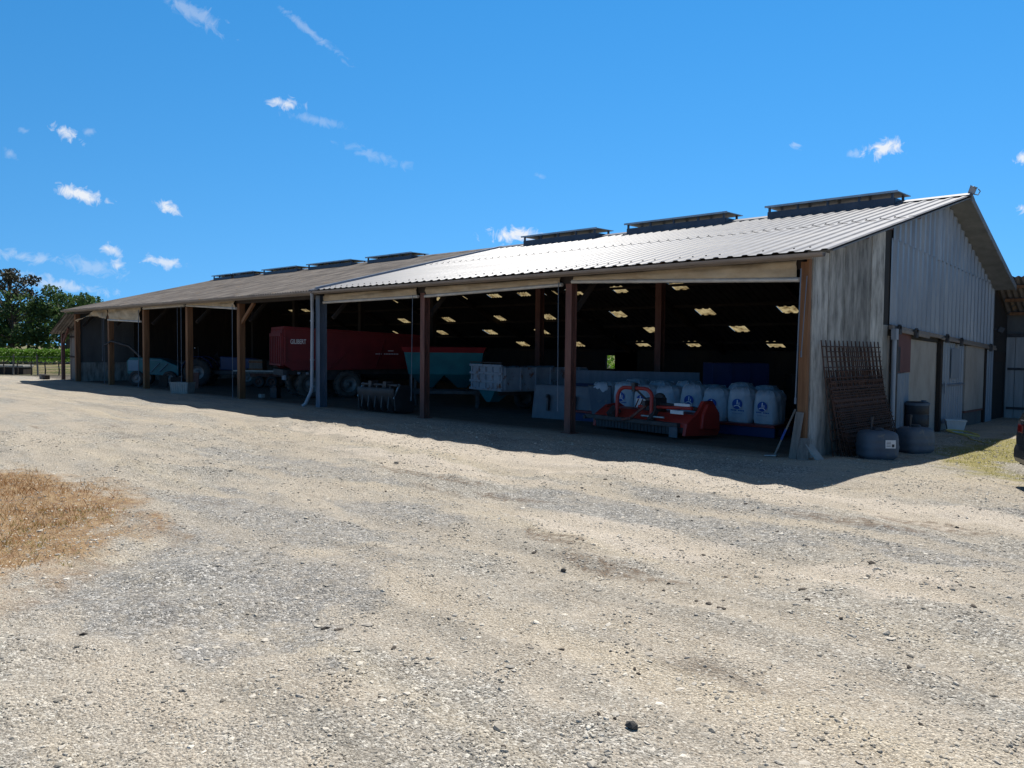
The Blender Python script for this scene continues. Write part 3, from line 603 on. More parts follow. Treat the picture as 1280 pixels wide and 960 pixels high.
# rear wall with a small opening to the greenery behind
WX0, WX1, WZ0, WZ1 = -19.35, -18.75, 1.15, 1.85
m = MB(); m.b2((WX1, 18.3, -.2), (-.2, 18.45, 2.17)); m.b2((XJ, 18.3, -.2), (WX1+1.45, 18.45, 2.17)); m.build('rear_wall', 'inner', barn)
curtain(barn, -6.1, -.2, 4.03, 4.05, 3.92, 3.66, seedv=3)
curtain(barn, -11.95, -6.55, 4.03, 4.03, 3.77, 3.86, seedv=5)
curtain(barn, -17.55, -12.4, 4.03, 4.03, 3.76, 3.775, seedv=9)
poles(barn, [((-.05, -.3, 3.85), (-.10, -.3, 1.15), .03), ((.06, -.26, 3.7), (-.02, -.26, 2.1), .022), ((-6.55, -.25, 3.9), (-6.55, -.22, .6), .022), ((-12.55, -.22, 3.8), (-12.60, -.22, .55), .022)])

# ---- older half, fibre-cement roof
old = thing('open_barn', 'older end of the long open barn, brown weathered fibre-cement roof on orange-brown posts', 'barn', (0, 0, 0))
DZ = -.04
m = MB(); q = fl/4
for i in range(4):
    m.corr(Vector((XL, EY, EZ+DZ+.007*i))+fv*(q*i), (1, 0, 0), fv, XJ-.3-XL, q+(.12 if i < 3 else 0), .177, .048, 'sine')
m.build('roof_sheet', 'fibre', old, 0, .006)
SKY_F = [(-17.9, 12.25), (-19.6, 12.25), (-21.6, 12.25), (-24.1, 12.25), (-25.9, 12.25), (-29.3, 12.25), (-20.1, 14.5), (-23.6, 14.5), (-27.7, 14.5), (-31.8, 14.5), (-22.0, 16.15), (-26.0, 16.15), (-30.2, 16.15), (-34.4, 16.15), (-20.8, 17.7), (-24.9, 17.7), (-41.1, 11.0), (-39.4, 11.0), (-41.5, 12.6), (-39.9, 12.6)]
m = MB(); rear_roof(m, XL, XJ+.06, SKY_F, .177, .045, 'sine', old, DZ); m.build('rear_roof_sheet', 'roof_under', old, 0, .004)
m = MB(); m.prism([(RY-.25, zf(RY-.25)+.02), (RY, RZ+.05), (RY+.25, zr(RY+.25)+.02), (RY+.25, zr(RY+.25)+.04), (RY, RZ+.075), (RY-.25, zf(RY-.25)+.04)], XL, XJ-.3, 'x'); m.build('ridge_cap', 'fibre', old)
for a, b in ((-26.26, -22.77), (-31.72, -27.64), (-36.6, -32.87), (-40.25, -37.74), (-43.0, -40.6)): ridge_vent(a, b, old, .8)
gutter(XL, XJ-.02, old)
m = MB(); m.b2((XL, -.66, 3.97), (XJ-.05, -.615, 4.07)); m.build('fascia_board', 'gutter', old)
m = MB(); m.b2((XL, -.10, 3.9), (XJ-.9, .10, 4.05)); m.build('eave_beam', 'wood_dark', old)
for X in (-24.02, -28.9, -33.82, -38.53, -43.8):
    m = MB(); m.b2((X-.11, -.13, -.1), (X+.11, .13, 3.9)); m.build('post', 'wood_brown', old, .01); frame_rafters(old, X+.3)
m = MB(); m.bar((-23.95, 0, 3.1), (-22.9, 0, 3.92), .1, .14); m.build('knee_brace', 'wood_brown', old)
for X in (-21.7, -27.4, -33.8, -38.6):
    m = MB(); m.b2((X-.12, RY-.12, -.05), (X+.12, RY+.12, 6.0)); m.build('post', 'wood_dark', old)
for i in range(6):
    yy = 9.3+i*1.78; zz = zroof(yy)-.085; m = MB(); m.b2((XL+.1, yy-.04, zz-.13), (XJ-.05, yy+.04, zz-.03)); m.build('purlin', 'wood_dark', old)
m = MB(); m.prism([(.15, 1.1), (18.4, 1.1), (18.4, zr(18.4)-.12), (RY, RZ-.12), (.15, zf(.15)-.12)], XL+.0, XL+.08, 'x'); m.build('end_wall', 'inner_grey', old)
m = MB(); m.b2((XL+.0, .15, -.2), (XL+.16, 18.4, 1.1)); m.build('end_wall', 'concrete', old)
m = MB(); m.prism([(3.2, 1.2), (18.3, 1.2), (18.3, 2.0), (RY, RZ-.3), (3.2, zf(3.2)-.3)], XL+.09, XL+.13, 'x'); m.build('inner_boarding', 'wood_dark', old)
m = MB(); m.b2((XL, 18.3, -.2), (WX0, 18.45, 2.17)); m.b2((WX0, 18.3, -.2), (XJ-.01, 18.45, WZ0)); m.b2((WX0, 18.3, WZ1), (XJ-.01, 18.45, 2.17)); m.b2((WX1, 18.3, WZ0), (WX1+1.44, 18.45, WZ1)); m.build('rear_wall', 'inner', old)
curtain(old, -28.7, -24.15, 4.06, 4.06, 3.98, 3.72, seedv=13)
curtain(old, -33.6, -29.05, 4.06, 4.06, 3.97, 3.985, seedv=14)
curtain(old, -38.35, -34.05, 4.06, 4.06, 3.50, 3.34, seedv=15)
# torn end curtain sagging towards the end post
def torn(u, v):
    x = -38.6-4.9*u; top = 4.06-.05*u if u < .35 else 4.04-.50*((u-.35)/.65)**.6; bot = 3.52+.26*math.sin(u*3.0)-.12*u
    z = top+(min(bot, top-.06)-top)*v
    return (x, -.2+.06*math.sin(11*u+4*v)+.04*math.sin(27*u), z)
m = MB(); m.grid(torn, 44, 7); m.build('roller_curtain', 'canvas', old, 0, .006)
poles(old, [((-24.3, -.24, 3.9), (-24.3, -.24, .05), .03), ((-29.2, -.24, 3.95), (-29.2, -.24, .5), .03), ((-29.6, -.24, 3.95), (-29.6, -.24, 1.1), .02), ((-34.1, -.24, 3.9), (-34.2, -.24, .1), .035), ((-38.85, -.24, 3.6), (-38.85, -.24, .1), .025), ((-39.1, -.24, 3.9), (-39.1, -.24, 1.3), .02)])

# ---- lean-to on the far end
lt = thing('lean_to_shed', 'small lean-to shed with sloping corrugated roof on the far end of the barn', 'shed', (-45.6, 1.5, 0))
m = MB(); rw = Vector((-2.9, 0, -1.15)); L_ = rw.length; rw.normalize()
m.corr((1.55, 2.6, 3.95), (0, -1, 0), rw, 4.7, L_, .177, .045, 'sine'); m.build('roof', 'fibre', lt, 0, .006)
for yy in (-1.95, -1.2, -.4, .5, 1.4, 2.3):
    m = MB(); m.bar((1.55, yy, 3.88), (-1.3, yy, 2.77), .06, .08); m.build('rafter', 'wood_grey', lt)
m = MB(); m.b2((-1.35, -1.45, -.1), (-1.17, -1.27, 2.78)); m.build('post', 'rust_steel', lt)
m = MB(); m.bar((-1.26, -1.36, 2.2), (-.2, -1.36, 3.12), .1, .12); m.build('brace', 'rust_steel', lt)
m = MB()
x = -1.15
while x < 1.45: m.b2((x, -1.0+random.uniform(-.01, .01), -.1), (x+.2, -.96, 3.0)); x += .215
m.build('board_wall', 'wood_grey', lt)
m = MB(); m.b2((-1.15, -1.05, 1.35), (1.45, -1.0, 1.45)); m.b2((-1.15, -1.05, 2.55), (1.45, -1.0, 2.65)); m.build('wall_rail', 'wood_dark', lt)
m = MB(); m.b2((-1.25, -.9, -.1), (-1.2, 2.5, 2.75)); m.build('side_wall', 'wood_dark', lt)
bk = thing('concrete_block', 'pair of low grey blocks at the foot of the lean-to shed', 'block', (-47.9, -.6, 0))
m = MB(); m.b2((-.55, -.15, 0), (-.15, .15, .3)); m.build('near_block', 'wood_grey', bk, .02)
m = MB(); m.b2((.1, -.15, 0), (.5, .15, .26)); m.build('far_block', 'wood_dark', bk, .02)

# ---- shed behind the right gable
sh = thing('rear_shed', 'shed with corrugated canopy and plank sliding door behind the metal-clad gable', 'shed', (4.6, 15.2, 0))
m = MB(); cv = Vector((0, 1.85, -1.2)); cl = cv.length; cv.normalize()
m.corr((-5.6, -1.65, 4.60), (1, 0, 0), cv, 10.6, cl, .177, .05, 'sine'); m.build('canopy_roof', 'fibre', sh, 0, .006)
m = MB(); m.corr(Vector((-4.5, -1.65, 4.60))+cv*cl*.99, (1, 0, 0), (0, 1, .12), 9.5, 6, .177, .05, 'sine'); m.build('roof', 'fibre', sh, 0, .006)
for yy, zz in ((-1.4, 4.36), (-.8, 3.97), (-.15, 3.55)): m = MB(); m.b2((-4.45, yy-.04, zz-.1), (4.9, yy+.04, zz)); m.build('purlin', 'wood_brown', sh)
m = MB(); m.b2((-5.6, .1, -.3), (5, .25, 3.5)); m.build('wall', 'inner_grey', sh)
m = MB(); m.prism([(-1.62, 1.9), (.1, 1.9), (.1, 3.40), (-1.62, 4.50)], -4.66, -4.59, 'x'); m.build('end_board', 'wood_dark', sh)
m = MB(); x = -4.56
while x < -2.2: m.b2((x, .02, .0), (x+.26, .07+random.uniform(-.006, .006), 2.72)); x += .275
dr = m.build('plank_door', 'door_grey', sh)
m = MB(); m.b2((-4.5, -.02, 1.62), (-2.2, .02, 1.70)); m.build('cross_bar', 'dark_steel', dr)
m = MB(); m.b2((-4.5, -.02, .3), (-2.2, .02, .38)); m.build('cross_bar', 'dark_steel', dr)
m = MB(); m.b2((-4.5, -.04, 2.74), (1, .06, 2.84)); m.build('track', 'dark_steel', sh)
for X in (-1.4, 2.6): m = MB(); m.b2((X-.08, -1.5, -.2), (X+.08, -1.34, 4.2)); m.build('post', 'wood_dark', sh)

# ------------------------------------------------------------------ machines and stores in the barn
def P2(x, y): return Vector((x, y, 0))
# red tipping trailer; local x = forwards from the tailgate, local -y = the side towards the yard
AX = R(71.5)
tr = thing('tipping_trailer', 'dark red tandem-axle tipping trailer with GILIBERT lettering parked behind the grey steel post', 'trailer', (-22.72, 1.2, 0), AX)
Lb, Wb = 6.1, 2.45
def trz(x): return 2.93-.03*x-.10*(x/Lb)**2
m = MB()
def side_outline(x): return max(1.22, 1.22)
m.prism([(0, 1.42), (.35, 1.18), (Lb-.5, 1.22), (Lb, 1.75), (Lb+.12, trz(Lb)), (0, trz(0))], 0, .07, 'y')
m.prism([(0, 1.42), (.35, 1.18), (Lb-.5, 1.22), (Lb, 1.75), (Lb+.12, trz(Lb)), (0, trz(0))], Wb-.07, Wb, 'y')
m.b2((.05, .07, 1.42), (Lb-.5, Wb-.07, 1.5))
m.add([(Lb-.5, .07, 1.25), (Lb-.5, Wb-.07, 1.25), (Lb+.10, Wb-.07, trz(Lb)), (Lb+.10, .07, trz(Lb)), (Lb-.45, .07, 1.25), (Lb-.45, Wb-.07, 1.25), (Lb+.15, Wb-.07, trz(Lb)), (Lb+.15, .07, trz(Lb))], [(0, 1, 2, 3), (7, 6, 5, 4), (0, 4, 5, 1), (3, 2, 6, 7)])
body = m.build('body', 'red', tr, .015)
m = MB()
for yy in (-.05, Wb-.04): m.bar((-.02, yy+.045, trz(0)+.02), (Lb+.14, yy+.045, trz(Lb)+.02), .12, .10)
m.b2((-.05, 0, trz(0)-.06), (.07, Wb, trz(0)+.06)); m.build('top_rail', 'red', tr, .01)
m = MB(); m.b2((-.07, .03, 1.36), (-.01, Wb-.03, trz(0)-.07))
for i in range(7): yy = .06+i*(Wb-.2)/6; m.b2((-.13, yy, 1.40), (-.07, yy+.08, trz(0)-.3))
m.b2((-.14, .03, trz(0)-.34), (-.07, Wb-.03, trz(0)-.2)); m.b2((-.14, .03, 1.36), (-.07, Wb-.03, 1.44)); m.build('tailgate', 'red', tr, .008)
m = MB(); m.bar((.05, -.03, 2.55), (.05, -.03, 1.5), .07, .09); m.bar((1.9, -.015, 1.25), (2.6, -.015, 1.9), .10, .03); m.bar((4.3, -.015, 2.5), (3.9, -.015, 1.3), .10, .03); m.bar((.2, -.015, 1.55), (2.2, -.015, 1.42), .09, .03)
m.build('side_brace', 'red', tr)
text('GILIBERT', .27, 'white_letter', tr, (.26, -.006, 2.28), (R(90), 0, 0)).scale = (.60, 1, 1)
m = MB()
for i in range(14):
    if i != 4: m.b2((3.9+i*.075, -.012, 1.86), (3.9+i*.075+.045, -.002, 1.90))
m.b2((4.45, -.012, 2.0), (4.7, -.002, 2.03)); m.build('side_stripe', 'white_letter', tr)
m = MB(); m.b2((.1, .5, 1.0), (Lb+.3, .64, 1.2)); m.b2((.1, Wb-.64, 1.0), (Lb+.3, Wb-.5, 1.2)); m.b2((.0, .2, .95), (.18, Wb-.2, 1.2)); m.bar((Lb+.2, Wb/2-.6, 1.05), (Lb+1.9, Wb/2, .8), .14, .16); m.bar((Lb+.2, Wb/2+.6, 1.05), (Lb+1.9, Wb/2, .8), .14, .16)
m.b2((1.0, .55, .75), (3.2, .7, 1.0)); m.b2((1.0, Wb-.7, .75), (3.2, Wb-.55, 1.0)); m.tube((Lb+1.0, Wb/2, .9), (Lb+1.0, Wb/2, 0), .06); m.build('chassis', 'dark_steel', tr)
m = MB(); m.b2((.02, .02, .78), (.10, .55, .98)); m.b2((.55, -.06, 1.02), (.66, .02, 1.12)); m.b2((.9, -.06, 1.0), (1.0, .02, 1.10)); m.build('lamp_bar', 'white_rust', tr, .01)
for x in (1.12, 2.72):
    for yy, s_ in ((.20, -1), (Wb-.20, 1)): wheel(tr, (x, yy, .575), (0, s_, 0), .575, .44, 'rim_grey', 'dust_rubber', 16)
    m = MB(); m.tube((x, .3, .575), (x, Wb-.3, .575), .07); m.build('axle', 'dark_steel', tr)
m = MB(); m.b2((-.35, -.15, 0), (-.05, .25, .45)); m.b2((-.3, -.1, .45), (-.1, .2, .5)); o = m.build('crate', 'black_plastic', None, .02); o.location = (-23.35, 1.35, 0); o.rotation_euler = (0, 0, .6)
tag(o, 'small black crate on the floor behind the red trailer tailgate', 'crate')
o = MB().b2((-.12, -.1, 0), (.12, .1, .16)).build('stone_block', 'oldslab', None, .03); o.location = (-24.0, .9, 0); tag(o, 'small pale stone lying beside the black crate in the barn', 'stone')

# flail mower, local x along its width from the far (left) end, -y towards the yard
a0, a1 = P2(-6.75, 1.45), P2(-3.35, .90); dv = (a1-a0); Lm = dv.length
mo = thing('flail_mower', 'orange-red flail mower with arched hitch frame in front of the white bags', 'mower', a0, math.atan2(dv.y, dv.x))
prof = [(.0, .30), (.05, .40), (.35, .60), (.75, .62), (1.05, .52), (1.15, .30), (1.1, .14), (1.05, .14), (1.09, .30), (1.0, .48), (.73, .57), (.37, .55), (.09, .37), (.04, .28)]
m = MB(); m.prism(prof, .1, Lm-.1, 'x'); m.build('hood', 'orange_red', mo, .01)
for x in (.06, Lm-.14):
    m = MB(); tall = x > 1
    pl = [(-.02, .10), (1.15, .06), (1.25, .2), (1.18, .55), (.9, .70), (.45, .66), (.05, .42)] if not tall else [(-.05, .10), (1.15, .06), (1.25, .2), (1.22, .62), (.95, .93), (.62, .93), (.38, .62), (.02, .40)]
    m.prism(pl, x, x+.10, 'x'); m.build('end_plate', 'orange_red', mo, .012)
m = MB(); m.prism([(.45, .25), (1.1, .22), (1.12, .58), (.92, .86), (.66, .86), (.5, .6)], Lm-.04, Lm+.06, 'x'); m.build('belt_cover', 'orange_red', mo, .03)
m = MB(); m.b2((-.15, -.12, .30), (Lm-.25, .02, .40)); m.b2((-.2, -.16, .27), (-.12, .3, .36)); m.b2((.1, .01, .16), (Lm-.1, .04, .30)); m.build('front_bar', 'dark_steel', mo, .006)
m = MB(); m.b2((Lm-.48, -.14, .05), (Lm-.22, -.11, .30)); m.build('front_flap', 'grey_steel', mo)
m = MB()
for i in range(22): x = .2+i*(Lm-.9)/21; m.b2((x, -.02, .10), (x+.10, -.0, .27))
o = m.build('chain_guard', 'black_plastic', mo); o['kind'] = 'stuff'
xc = Lm*.47; wA = .62
m = MB(); pts = [(xc-wA, -.02, .38), (xc-wA, .0, .95)]+[(xc-wA+.28-.28*math.cos(t), .02, .95+.24*math.sin(t)) for t in np.linspace(.3, 1.57, 5)]+[(xc+wA-.28+.28*math.sin(t), .02, .95+.24*math.cos(t)) for t in np.linspace(0, 1.3, 5)]+[(xc+wA, .0, .95), (xc+wA, -.02, .38)]
m.path(pts, .05, 10); m.build('hitch_arch', 'orange_red', mo)
m = MB(); m.bar((xc, 0, 1.2), (xc+.35, .5, .62), .05, .05); m.b2((xc-.05, -.05, 1.10), (xc+.05, .09, 1.32)); m.bar((xc-wA-.12, -.14, .42), (xc-wA-.12, .1, .62), .22, .2); m.bar((xc+wA+.05, -.1, .40), (xc+wA+.05, .1, .66), .12, .14); m.build('hitch_bracket', 'dark_steel', mo, .01)
m = MB(); m.bar((xc-.05, -.14, .38), (xc+.40, .1, .80), .10, .06); m.bar((xc-.3, -.14, .36), (xc+.05, -.14, .42), .08, .06); m.build('linkage_arm', 'rust_steel', mo, .006)
m = MB(); m.box((xc+.38, .42, .78), (.36, .42, .34)); m.tube((xc+.38, .2, .82), (xc+.38, -.05, .82), .07); m.tube((xc+.55, .42, .80), (Lm-.1, .42, .74), .055); m.lathe([(.001, 0), (.17, 0), (.17, .12), (.001, .12)], 16, Matrix.Translation((xc+.38, .62, .9)) @ Matrix.Rotation(R(90), 4, 'X')); m.build('gearbox', 'dark_steel', mo, .02)
m = MB(); m.tube((Lm-1.5, -.05, .50), (Lm-.75, -.02, .50), .03, n=10); m.build('ram_rod', 'worn_steel', mo)
m = MB(); m.tube((Lm-1.9, .25, .70), (Lm-.15, .32, .76), .045, n=8); m.build('drive_tube', 'orange_red', mo)
m = MB(); m.b2((Lm-.72, .30, .79), (Lm-.22, .38, .86)); m.b2((Lm-.72, .16, .60), (Lm-.30, .18, .69)); m.build('warning_label', 'white_letter', mo)
m = MB(); m.b2((xc-.28, .345, .66), (xc+.16, .36, .90)); lb = m.build('sticker', 'white_letter', mo)
m = MB()
for k in range(3): m.bar((xc-.28+k*.15, .34, .67), (xc-.16+k*.15, .34, .89), .07, .006)
m.build('red_stripes', 'tail_red', lb)

# white bulk bags with a blue round emblem
def bag_front(x, z, w=.72, h=.86):
    """distance of the bag's front face from its middle plane"""
    u = 2*x/w; v = z/h
    return -(w/2)*(1+.10*(1-u*u)*math.sin(math.pi*min(max(v, 0), 1)))
def make_bag():
    t = thing('bulk_bag', 'white bulk bag', 'bag'); w, h = .72, .86
    def fn(u, v):
        a = 2*math.pi*u; c, s_ = math.cos(a), math.sin(a); n_ = 5
        k = (abs(c)**n_+abs(s_)**n_)**(-1/n_)
        if v < .7: zz = v/.7; bul = 1+.09*math.sin(math.pi*zz)*(1-.7*abs(c*s_)*2)-.05*(zz < .08); r_ = k*w/2*bul; z = zz*h
        else:
            q = (v-.7)/.3; r_ = k**(1-q)*w/2*(1-q**1.7*.93); z = h+.20*math.sin(q*math.pi/2)
        wr = .012*math.sin(13*a+7*v)+.010*math.sin(29*a-11*v)*(v > .55)+.018*math.sin(7*a+3)*(v > .6)
        return (c*(r_+wr), s_*(r_+wr), z)
    m = MB(); m.grid(fn, 48, 26); m.build('sack', 'bag', t)
    for sx in (-1, 1):
        for sy in (-1, 1):
            m = MB(); x, y = sx*w*.40, sy*w*.40
            m.path([(x, y, h*.86), (x*1.02, y*1.02, h+.04), (x*.8, y*.9, h+.16), (x*.5, y*.8, h+.17), (x*.42, y*.9, h+.02)], .018, 5); m.build('lifting_loop', 'bag', t)
    def disc(name, mat, r, cx, cz, off, par):
        m = MB(); n = 28; vs = [(cx, bag_front(cx, cz)-off, cz)]
        for rr_ in (r*.5, r):
            for i in range(n): x, z = cx+rr_*math.cos(2*math.pi*i/n), cz+rr_*math.sin(2*math.pi*i/n); vs.append((x, bag_front(x, z)-off, z))
        fs = [(0, 1+(i+1) % n, 1+i) for i in range(n)]+[(1+i, 1+(i+1) % n, 1+n+(i+1) % n, 1+n+i) for i in range(n)]
        m.add(vs, [f[::-1] for f in fs]); return m.build(name, mat, par)
    em = disc('emblem', 'bag_blue', .155, -.02, .55, .016, t)
    m = MB()
    def strip(pts, w_):
        for (xa, za), (xb, zb) in zip(pts[:-1], pts[1:]):
            d = Vector((xb-xa, 0, zb-za)).normalized(); nrm = Vector((-d.z, 0, d.x))*w_/2
            q = [Vector((xa, bag_front(xa, za)-.022, za))+nrm, Vector((xa, bag_front(xa, za)-.022, za))-nrm, Vector((xb, bag_front(xb, zb)-.022, zb))-nrm, Vector((xb, bag_front(xb, zb)-.022, zb))+nrm]
            m.add(q, [(0, 1, 2, 3)])
    strip([(-.02, .67), (-.02, .54)], .034); strip([(-.12, .47), (-.06, .50), (.0, .51), (.05, .48), (.09, .44)], .026); strip([(.035, .60), (.04, .52)], .022)
    m.build('emblem_figure', 'white_letter', em)
    m = MB()
    for i in range(9):
        if i == 4: continue
        x = -.21+i*.046; m.add([(x, bag_front(x, .34)-.014, .34), (x+.034, bag_front(x+.034, .34)-.014, .34), (x+.034, bag_front(x+.034, .375)-.014, .375), (x, bag_front(x, .375)-.014, .375)], [(0, 1, 2, 3)])
    for i in range(7): x = -.17+i*.045; m.add([(x, bag_front(x, .26)-.014, .26), (x+.03, bag_front(x+.03, .26)-.014, .26), (x+.03, bag_front(x+.03, .272)-.014, .272), (x, bag_front(x, .272)-.014, .272)], [(0, 1, 2, 3)])
    m.build('print_line', 'bag_blue', t)
    return t
BAGX = [-2.5, -3.21, -3.95, -4.70, -5.46, -6.22, -6.97, -7.72]
bag0 = make_bag(); g1 = 'white bulk bags in the front row behind the orange mower'
BAGL = ['white bulk bag with blue emblem, nearest the corner post of the barn', 'white bulk bag second in the front row from the corner post', 'white bulk bag third in the front row, right above the mower belt cover', 'white bulk bag fourth in the front row, behind the mower drive tube',
        'white bulk bag fifth in the front row, beside the dark inner post', 'white bulk bag sixth in the front row, seen through the mower arch', 'white bulk bag seventh in the front row, behind the left part of the mower arch', 'white bulk bag at the far end of the front row, beside the leaning steel plate']
for i, x in enumerate(BAGX):
    b = bag0 if i == 0 else dup(bag0, (0, 0, 0))
    b.location = (x, 3.35+random.uniform(-.04, .04), .34); b.rotation_euler = (random.uniform(-.035, .035), random.uniform(-.045, .045), random.uniform(-.13, .13)); b.scale = (random.uniform(.86, .94), random.uniform(.86, .94), random.uniform(.80, .88)); b['label'] = BAGL[i]; b['group'] = g1
for i, x in enumerate((-3.0, -3.75, -4.6, -5.4, -6.3, -7.2)):
    b = dup(bag0, (x, 4.22+random.uniform(-.05, .05), .36), random.uniform(-.3, .3), None, (random.uniform(.86, .95), .9, random.uniform(.82, .92)))
    b['label'] = 'white bulk bag standing hidden in the second row behind the emblem bags'; b['group'] = 'white bulk bags in the second row'
# low blue steel platforms under the bags
def platform(loc, label, n=3):
    t = thing('pallet', label, 'pallet', loc, 0, 'low blue platforms under the bulk bags')
    m = MB()
    for i in range(3): m.b2((-1.1, -.42+i*.42-.05, 0), (1.1, -.42+i*.42+.05, .2))
    m.build('runner', 'blue_steel', t)
    m = MB()
    for i in range(6): m.b2((-1.12, -.5+i*.17, .20), (1.12, -.5+i*.17+.14, .24))
    m.build('deck', 'blue_steel', t)
    m = MB(); m.b2((-1.13, -.55, .245), (1.13, .55, .315)); m.build('board', 'red', t, .01)
    return t
pl0 = platform((-3.2, 3.35, .02), 'low blue pallet with red edge under the bags nearest the corner post')
dup(pl0, (-5.5, 3.35, .02), 0, 'low blue pallet with red edge under the middle bags, behind the mower'); dup(pl0, (-7.76, 3.35, .02), 0, 'low blue pallet with red edge under the bags farthest left')
for x in (-3.4, -5.7, -7.0): dup(pl0, (x, 4.5, .02), 0, 'low blue pallet with red edge hidden under the second row of bags')

# grey loader bucket seen from behind, with two black hooks
def make_bucket(name, label, loc, rz, mat, W, H, D, hooks):
    t = thing(name, label, 'bucket', loc, rz)
    out = [(0, 0), (.12*D, H), (.22*D, H*1.02), (.30*D, H*.75), (.42*D, H*.3), (D, .02), (D, 0)]
    m = MB(); inn = [(0, .0), (.14*D, H), (.20*D, H), (.34*D, H*.26), (.52*D, .07), (D, .035), (D, 0)]
    m.prism([(0, 0), (.16*D, H), (.22*D, H), (.10*D, .08), (D, .03), (D, 0)], -W/2+.02, W/2-.02, 'x'); m.build('shell', mat, t, .01)
    for s_ in (-1, 1):
        m = MB(); m.prism([(0, 0), (.16*D, H), (.30*D, H), (D, .12), (D, 0)], s_*W/2-.02, s_*W/2+.02, 'x'); m.build('side_plate', mat, t, .006)
    for hx in hooks:
        m = MB(); m.prism([(-.06, H*.25), (-.02, H*.72), (.06, H*.74), (.10*D, H*.6), (.05*D, H*.25)], hx-.03, hx+.03, 'x'); m.tube((hx-.04, -.03, H*.7), (hx+.04, -.03, H*.7), .055); m.build('hook', 'dark_steel', t)
    m = MB(); m.tube((-W/2, .19*D, H), (W/2, .19*D, H), .04); m.build('top_tube', mat, t)
    return t
make_bucket('loader_bucket', 'wide grey loader bucket with two black hooks, standing beside the rust-red post', (-8.95, 2.85, 0), .12, 'grey_steel', 2.45, 1.02, 1.0, (-.62, .35))
t = thing('steel_plate', 'blue-grey steel plate leaning between the grey bucket and the bags', 'steel plate', (-7.9, 2.8, 0), .1)
m = MB(); m.add([(.35, -.35, .02), (.9, -.30, .02), (.55, .25, 1.08), (-.25, .25, 1.08), (.35, -.31, .02), (.9, -.26, .02), (.55, .29, 1.08), (-.25, .29, 1.08)], [(3, 2, 1, 0), (4, 5, 6, 7), (0, 1, 5, 4), (1, 2, 6, 5), (2, 3, 7, 6), (3, 0, 4, 7)]); m.build('sheet', 'tank', t)
m = MB(); m.tube((-.25, .27, 1.08), (.55, .27, 1.08), .03); m.build('edge_tube', 'dark_steel', t)

# black grab bucket at the front between two posts
t = thing('grab_bucket', 'black grab bucket with bright side edges, standing between the front posts', 'bucket', (-14.75, .05, 0), .06)
m = MB(); W = 1.85
def bk_(u, v):
    x = (u-.5)*W; a = v*2.2-.35
    return (x, -.15-.42*math.sin(a)+.5, .48-.46*math.cos(a*1.15+.35))
m.grid(bk_, 8, 12); m.build('shell', 'black_steel', t, 0, .04)
for s_ in (-1, 1):
    m = MB(); m.prism([(-.02, .12), (.25, .02), (.75, .04), (.85, .35), (.6, .92), (.2, .95), (-.05, .55)], s_*W/2-.025, s_*W/2+.025, 'x'); sp_ = m.build('side_plate', 'black_steel', t, .008)
    m = MB(); m.bar((s_*W/2, -.06, .50), (s_*W/2, .18, .97), .03, .06); m.build('worn_edge', 'worn_steel', sp_)
for i in range(5):
    x = -W/2+.25+i*(W-.5)/4; m = MB(); m.prism([(-.12, .2), (-.06, .1), (.1, .05), (.15, .6), (.1, .92), (-.02, .9)], x-.03, x+.03, 'x'); m.build('rib', 'black_steel', t)
m = MB(); m.tube((-W/2, .12, .93), (W/2, .12, .93), .05); m.tube((-.5, -.02, .72), (.5, -.02, .72), .04); m.b2((-.45, .0, .6), (-.3, .3, 1.05)); m.b2((.3, .0, .6), (.45, .3, 1.05)); m.build('cross_tube', 'dark_steel', t)
for i in range(8):
    x = -W/2+.15+i*(W-.3)/7; m = MB(); m.path([(x, .75, .35), (x, .5, .2), (x, .1, .1), (x, -.1, .06)], [.03, .03, .025, .01], 6); m.build('tine', 'dark_steel', t)

# turquoise fertiliser hopper with red rim
t = thing('fertiliser_spreader', 'turquoise hopper spreader with a red rim on dark legs, behind the rust-red post', 'spreader', (-15.55, 3.75, 0), R(44.5))
m = MB(); a, b, c_ = 1.42, .95, .95
def frus(hx0, hy0, z0, hx1, hy1, z1): return [(-hx0, -hy0, z0), (hx0, -hy0, z0), (hx0, hy0, z0), (-hx0, hy0, z0), (-hx1, -hy1, z1), (hx1, -hy1, z1), (hx1, hy1, z1), (-hx1, hy1, z1)]
fq = [(0, 1, 5, 4), (1, 2, 6, 5), (2, 3, 7, 6), (3, 0, 4, 7)]
m.add(frus(1.28, .72, 1.22, 1.42, .95, 2.02), fq+[(3, 2, 1, 0)]); m.build('hopper', 'turq', t, 0, .02)
m = MB(); m.add(frus(1.42, .95, 2.02, 1.5, 1.03, 2.20), fq); m.build('rim', 'red', t, 0, .05)
for s_ in (-.62, .62):
    m = MB(); m.add([(x+s_, y, z) for x, y, z in frus(.16, .16, .72, .64, .70, 1.22)], fq); m.build('funnel', 'turq', t, 0, .02)
for sx in (-1.2, 1.2):
    for sy in (-.65, .65): m = MB(); m.b2((sx-.05, sy-.05, 0), (sx+.05, sy+.05, 1.3)); m.build('leg', 'dark_steel', t)
m = MB(); m.b2((-1.3, -.7, .5), (1.3, -.6, .62)); m.b2((-1.3, .6, .5), (1.3, .7, .62)); m.build('frame', 'dark_steel', t)
for s_ in (-.62, .62): m = MB(); m.lathe([(.001, .55), (.38, .52), (.4, .58), (.001, .62)], 20, Matrix.Translation((s_, 0, 0))); m.build('spinner', 'dark_steel', t)

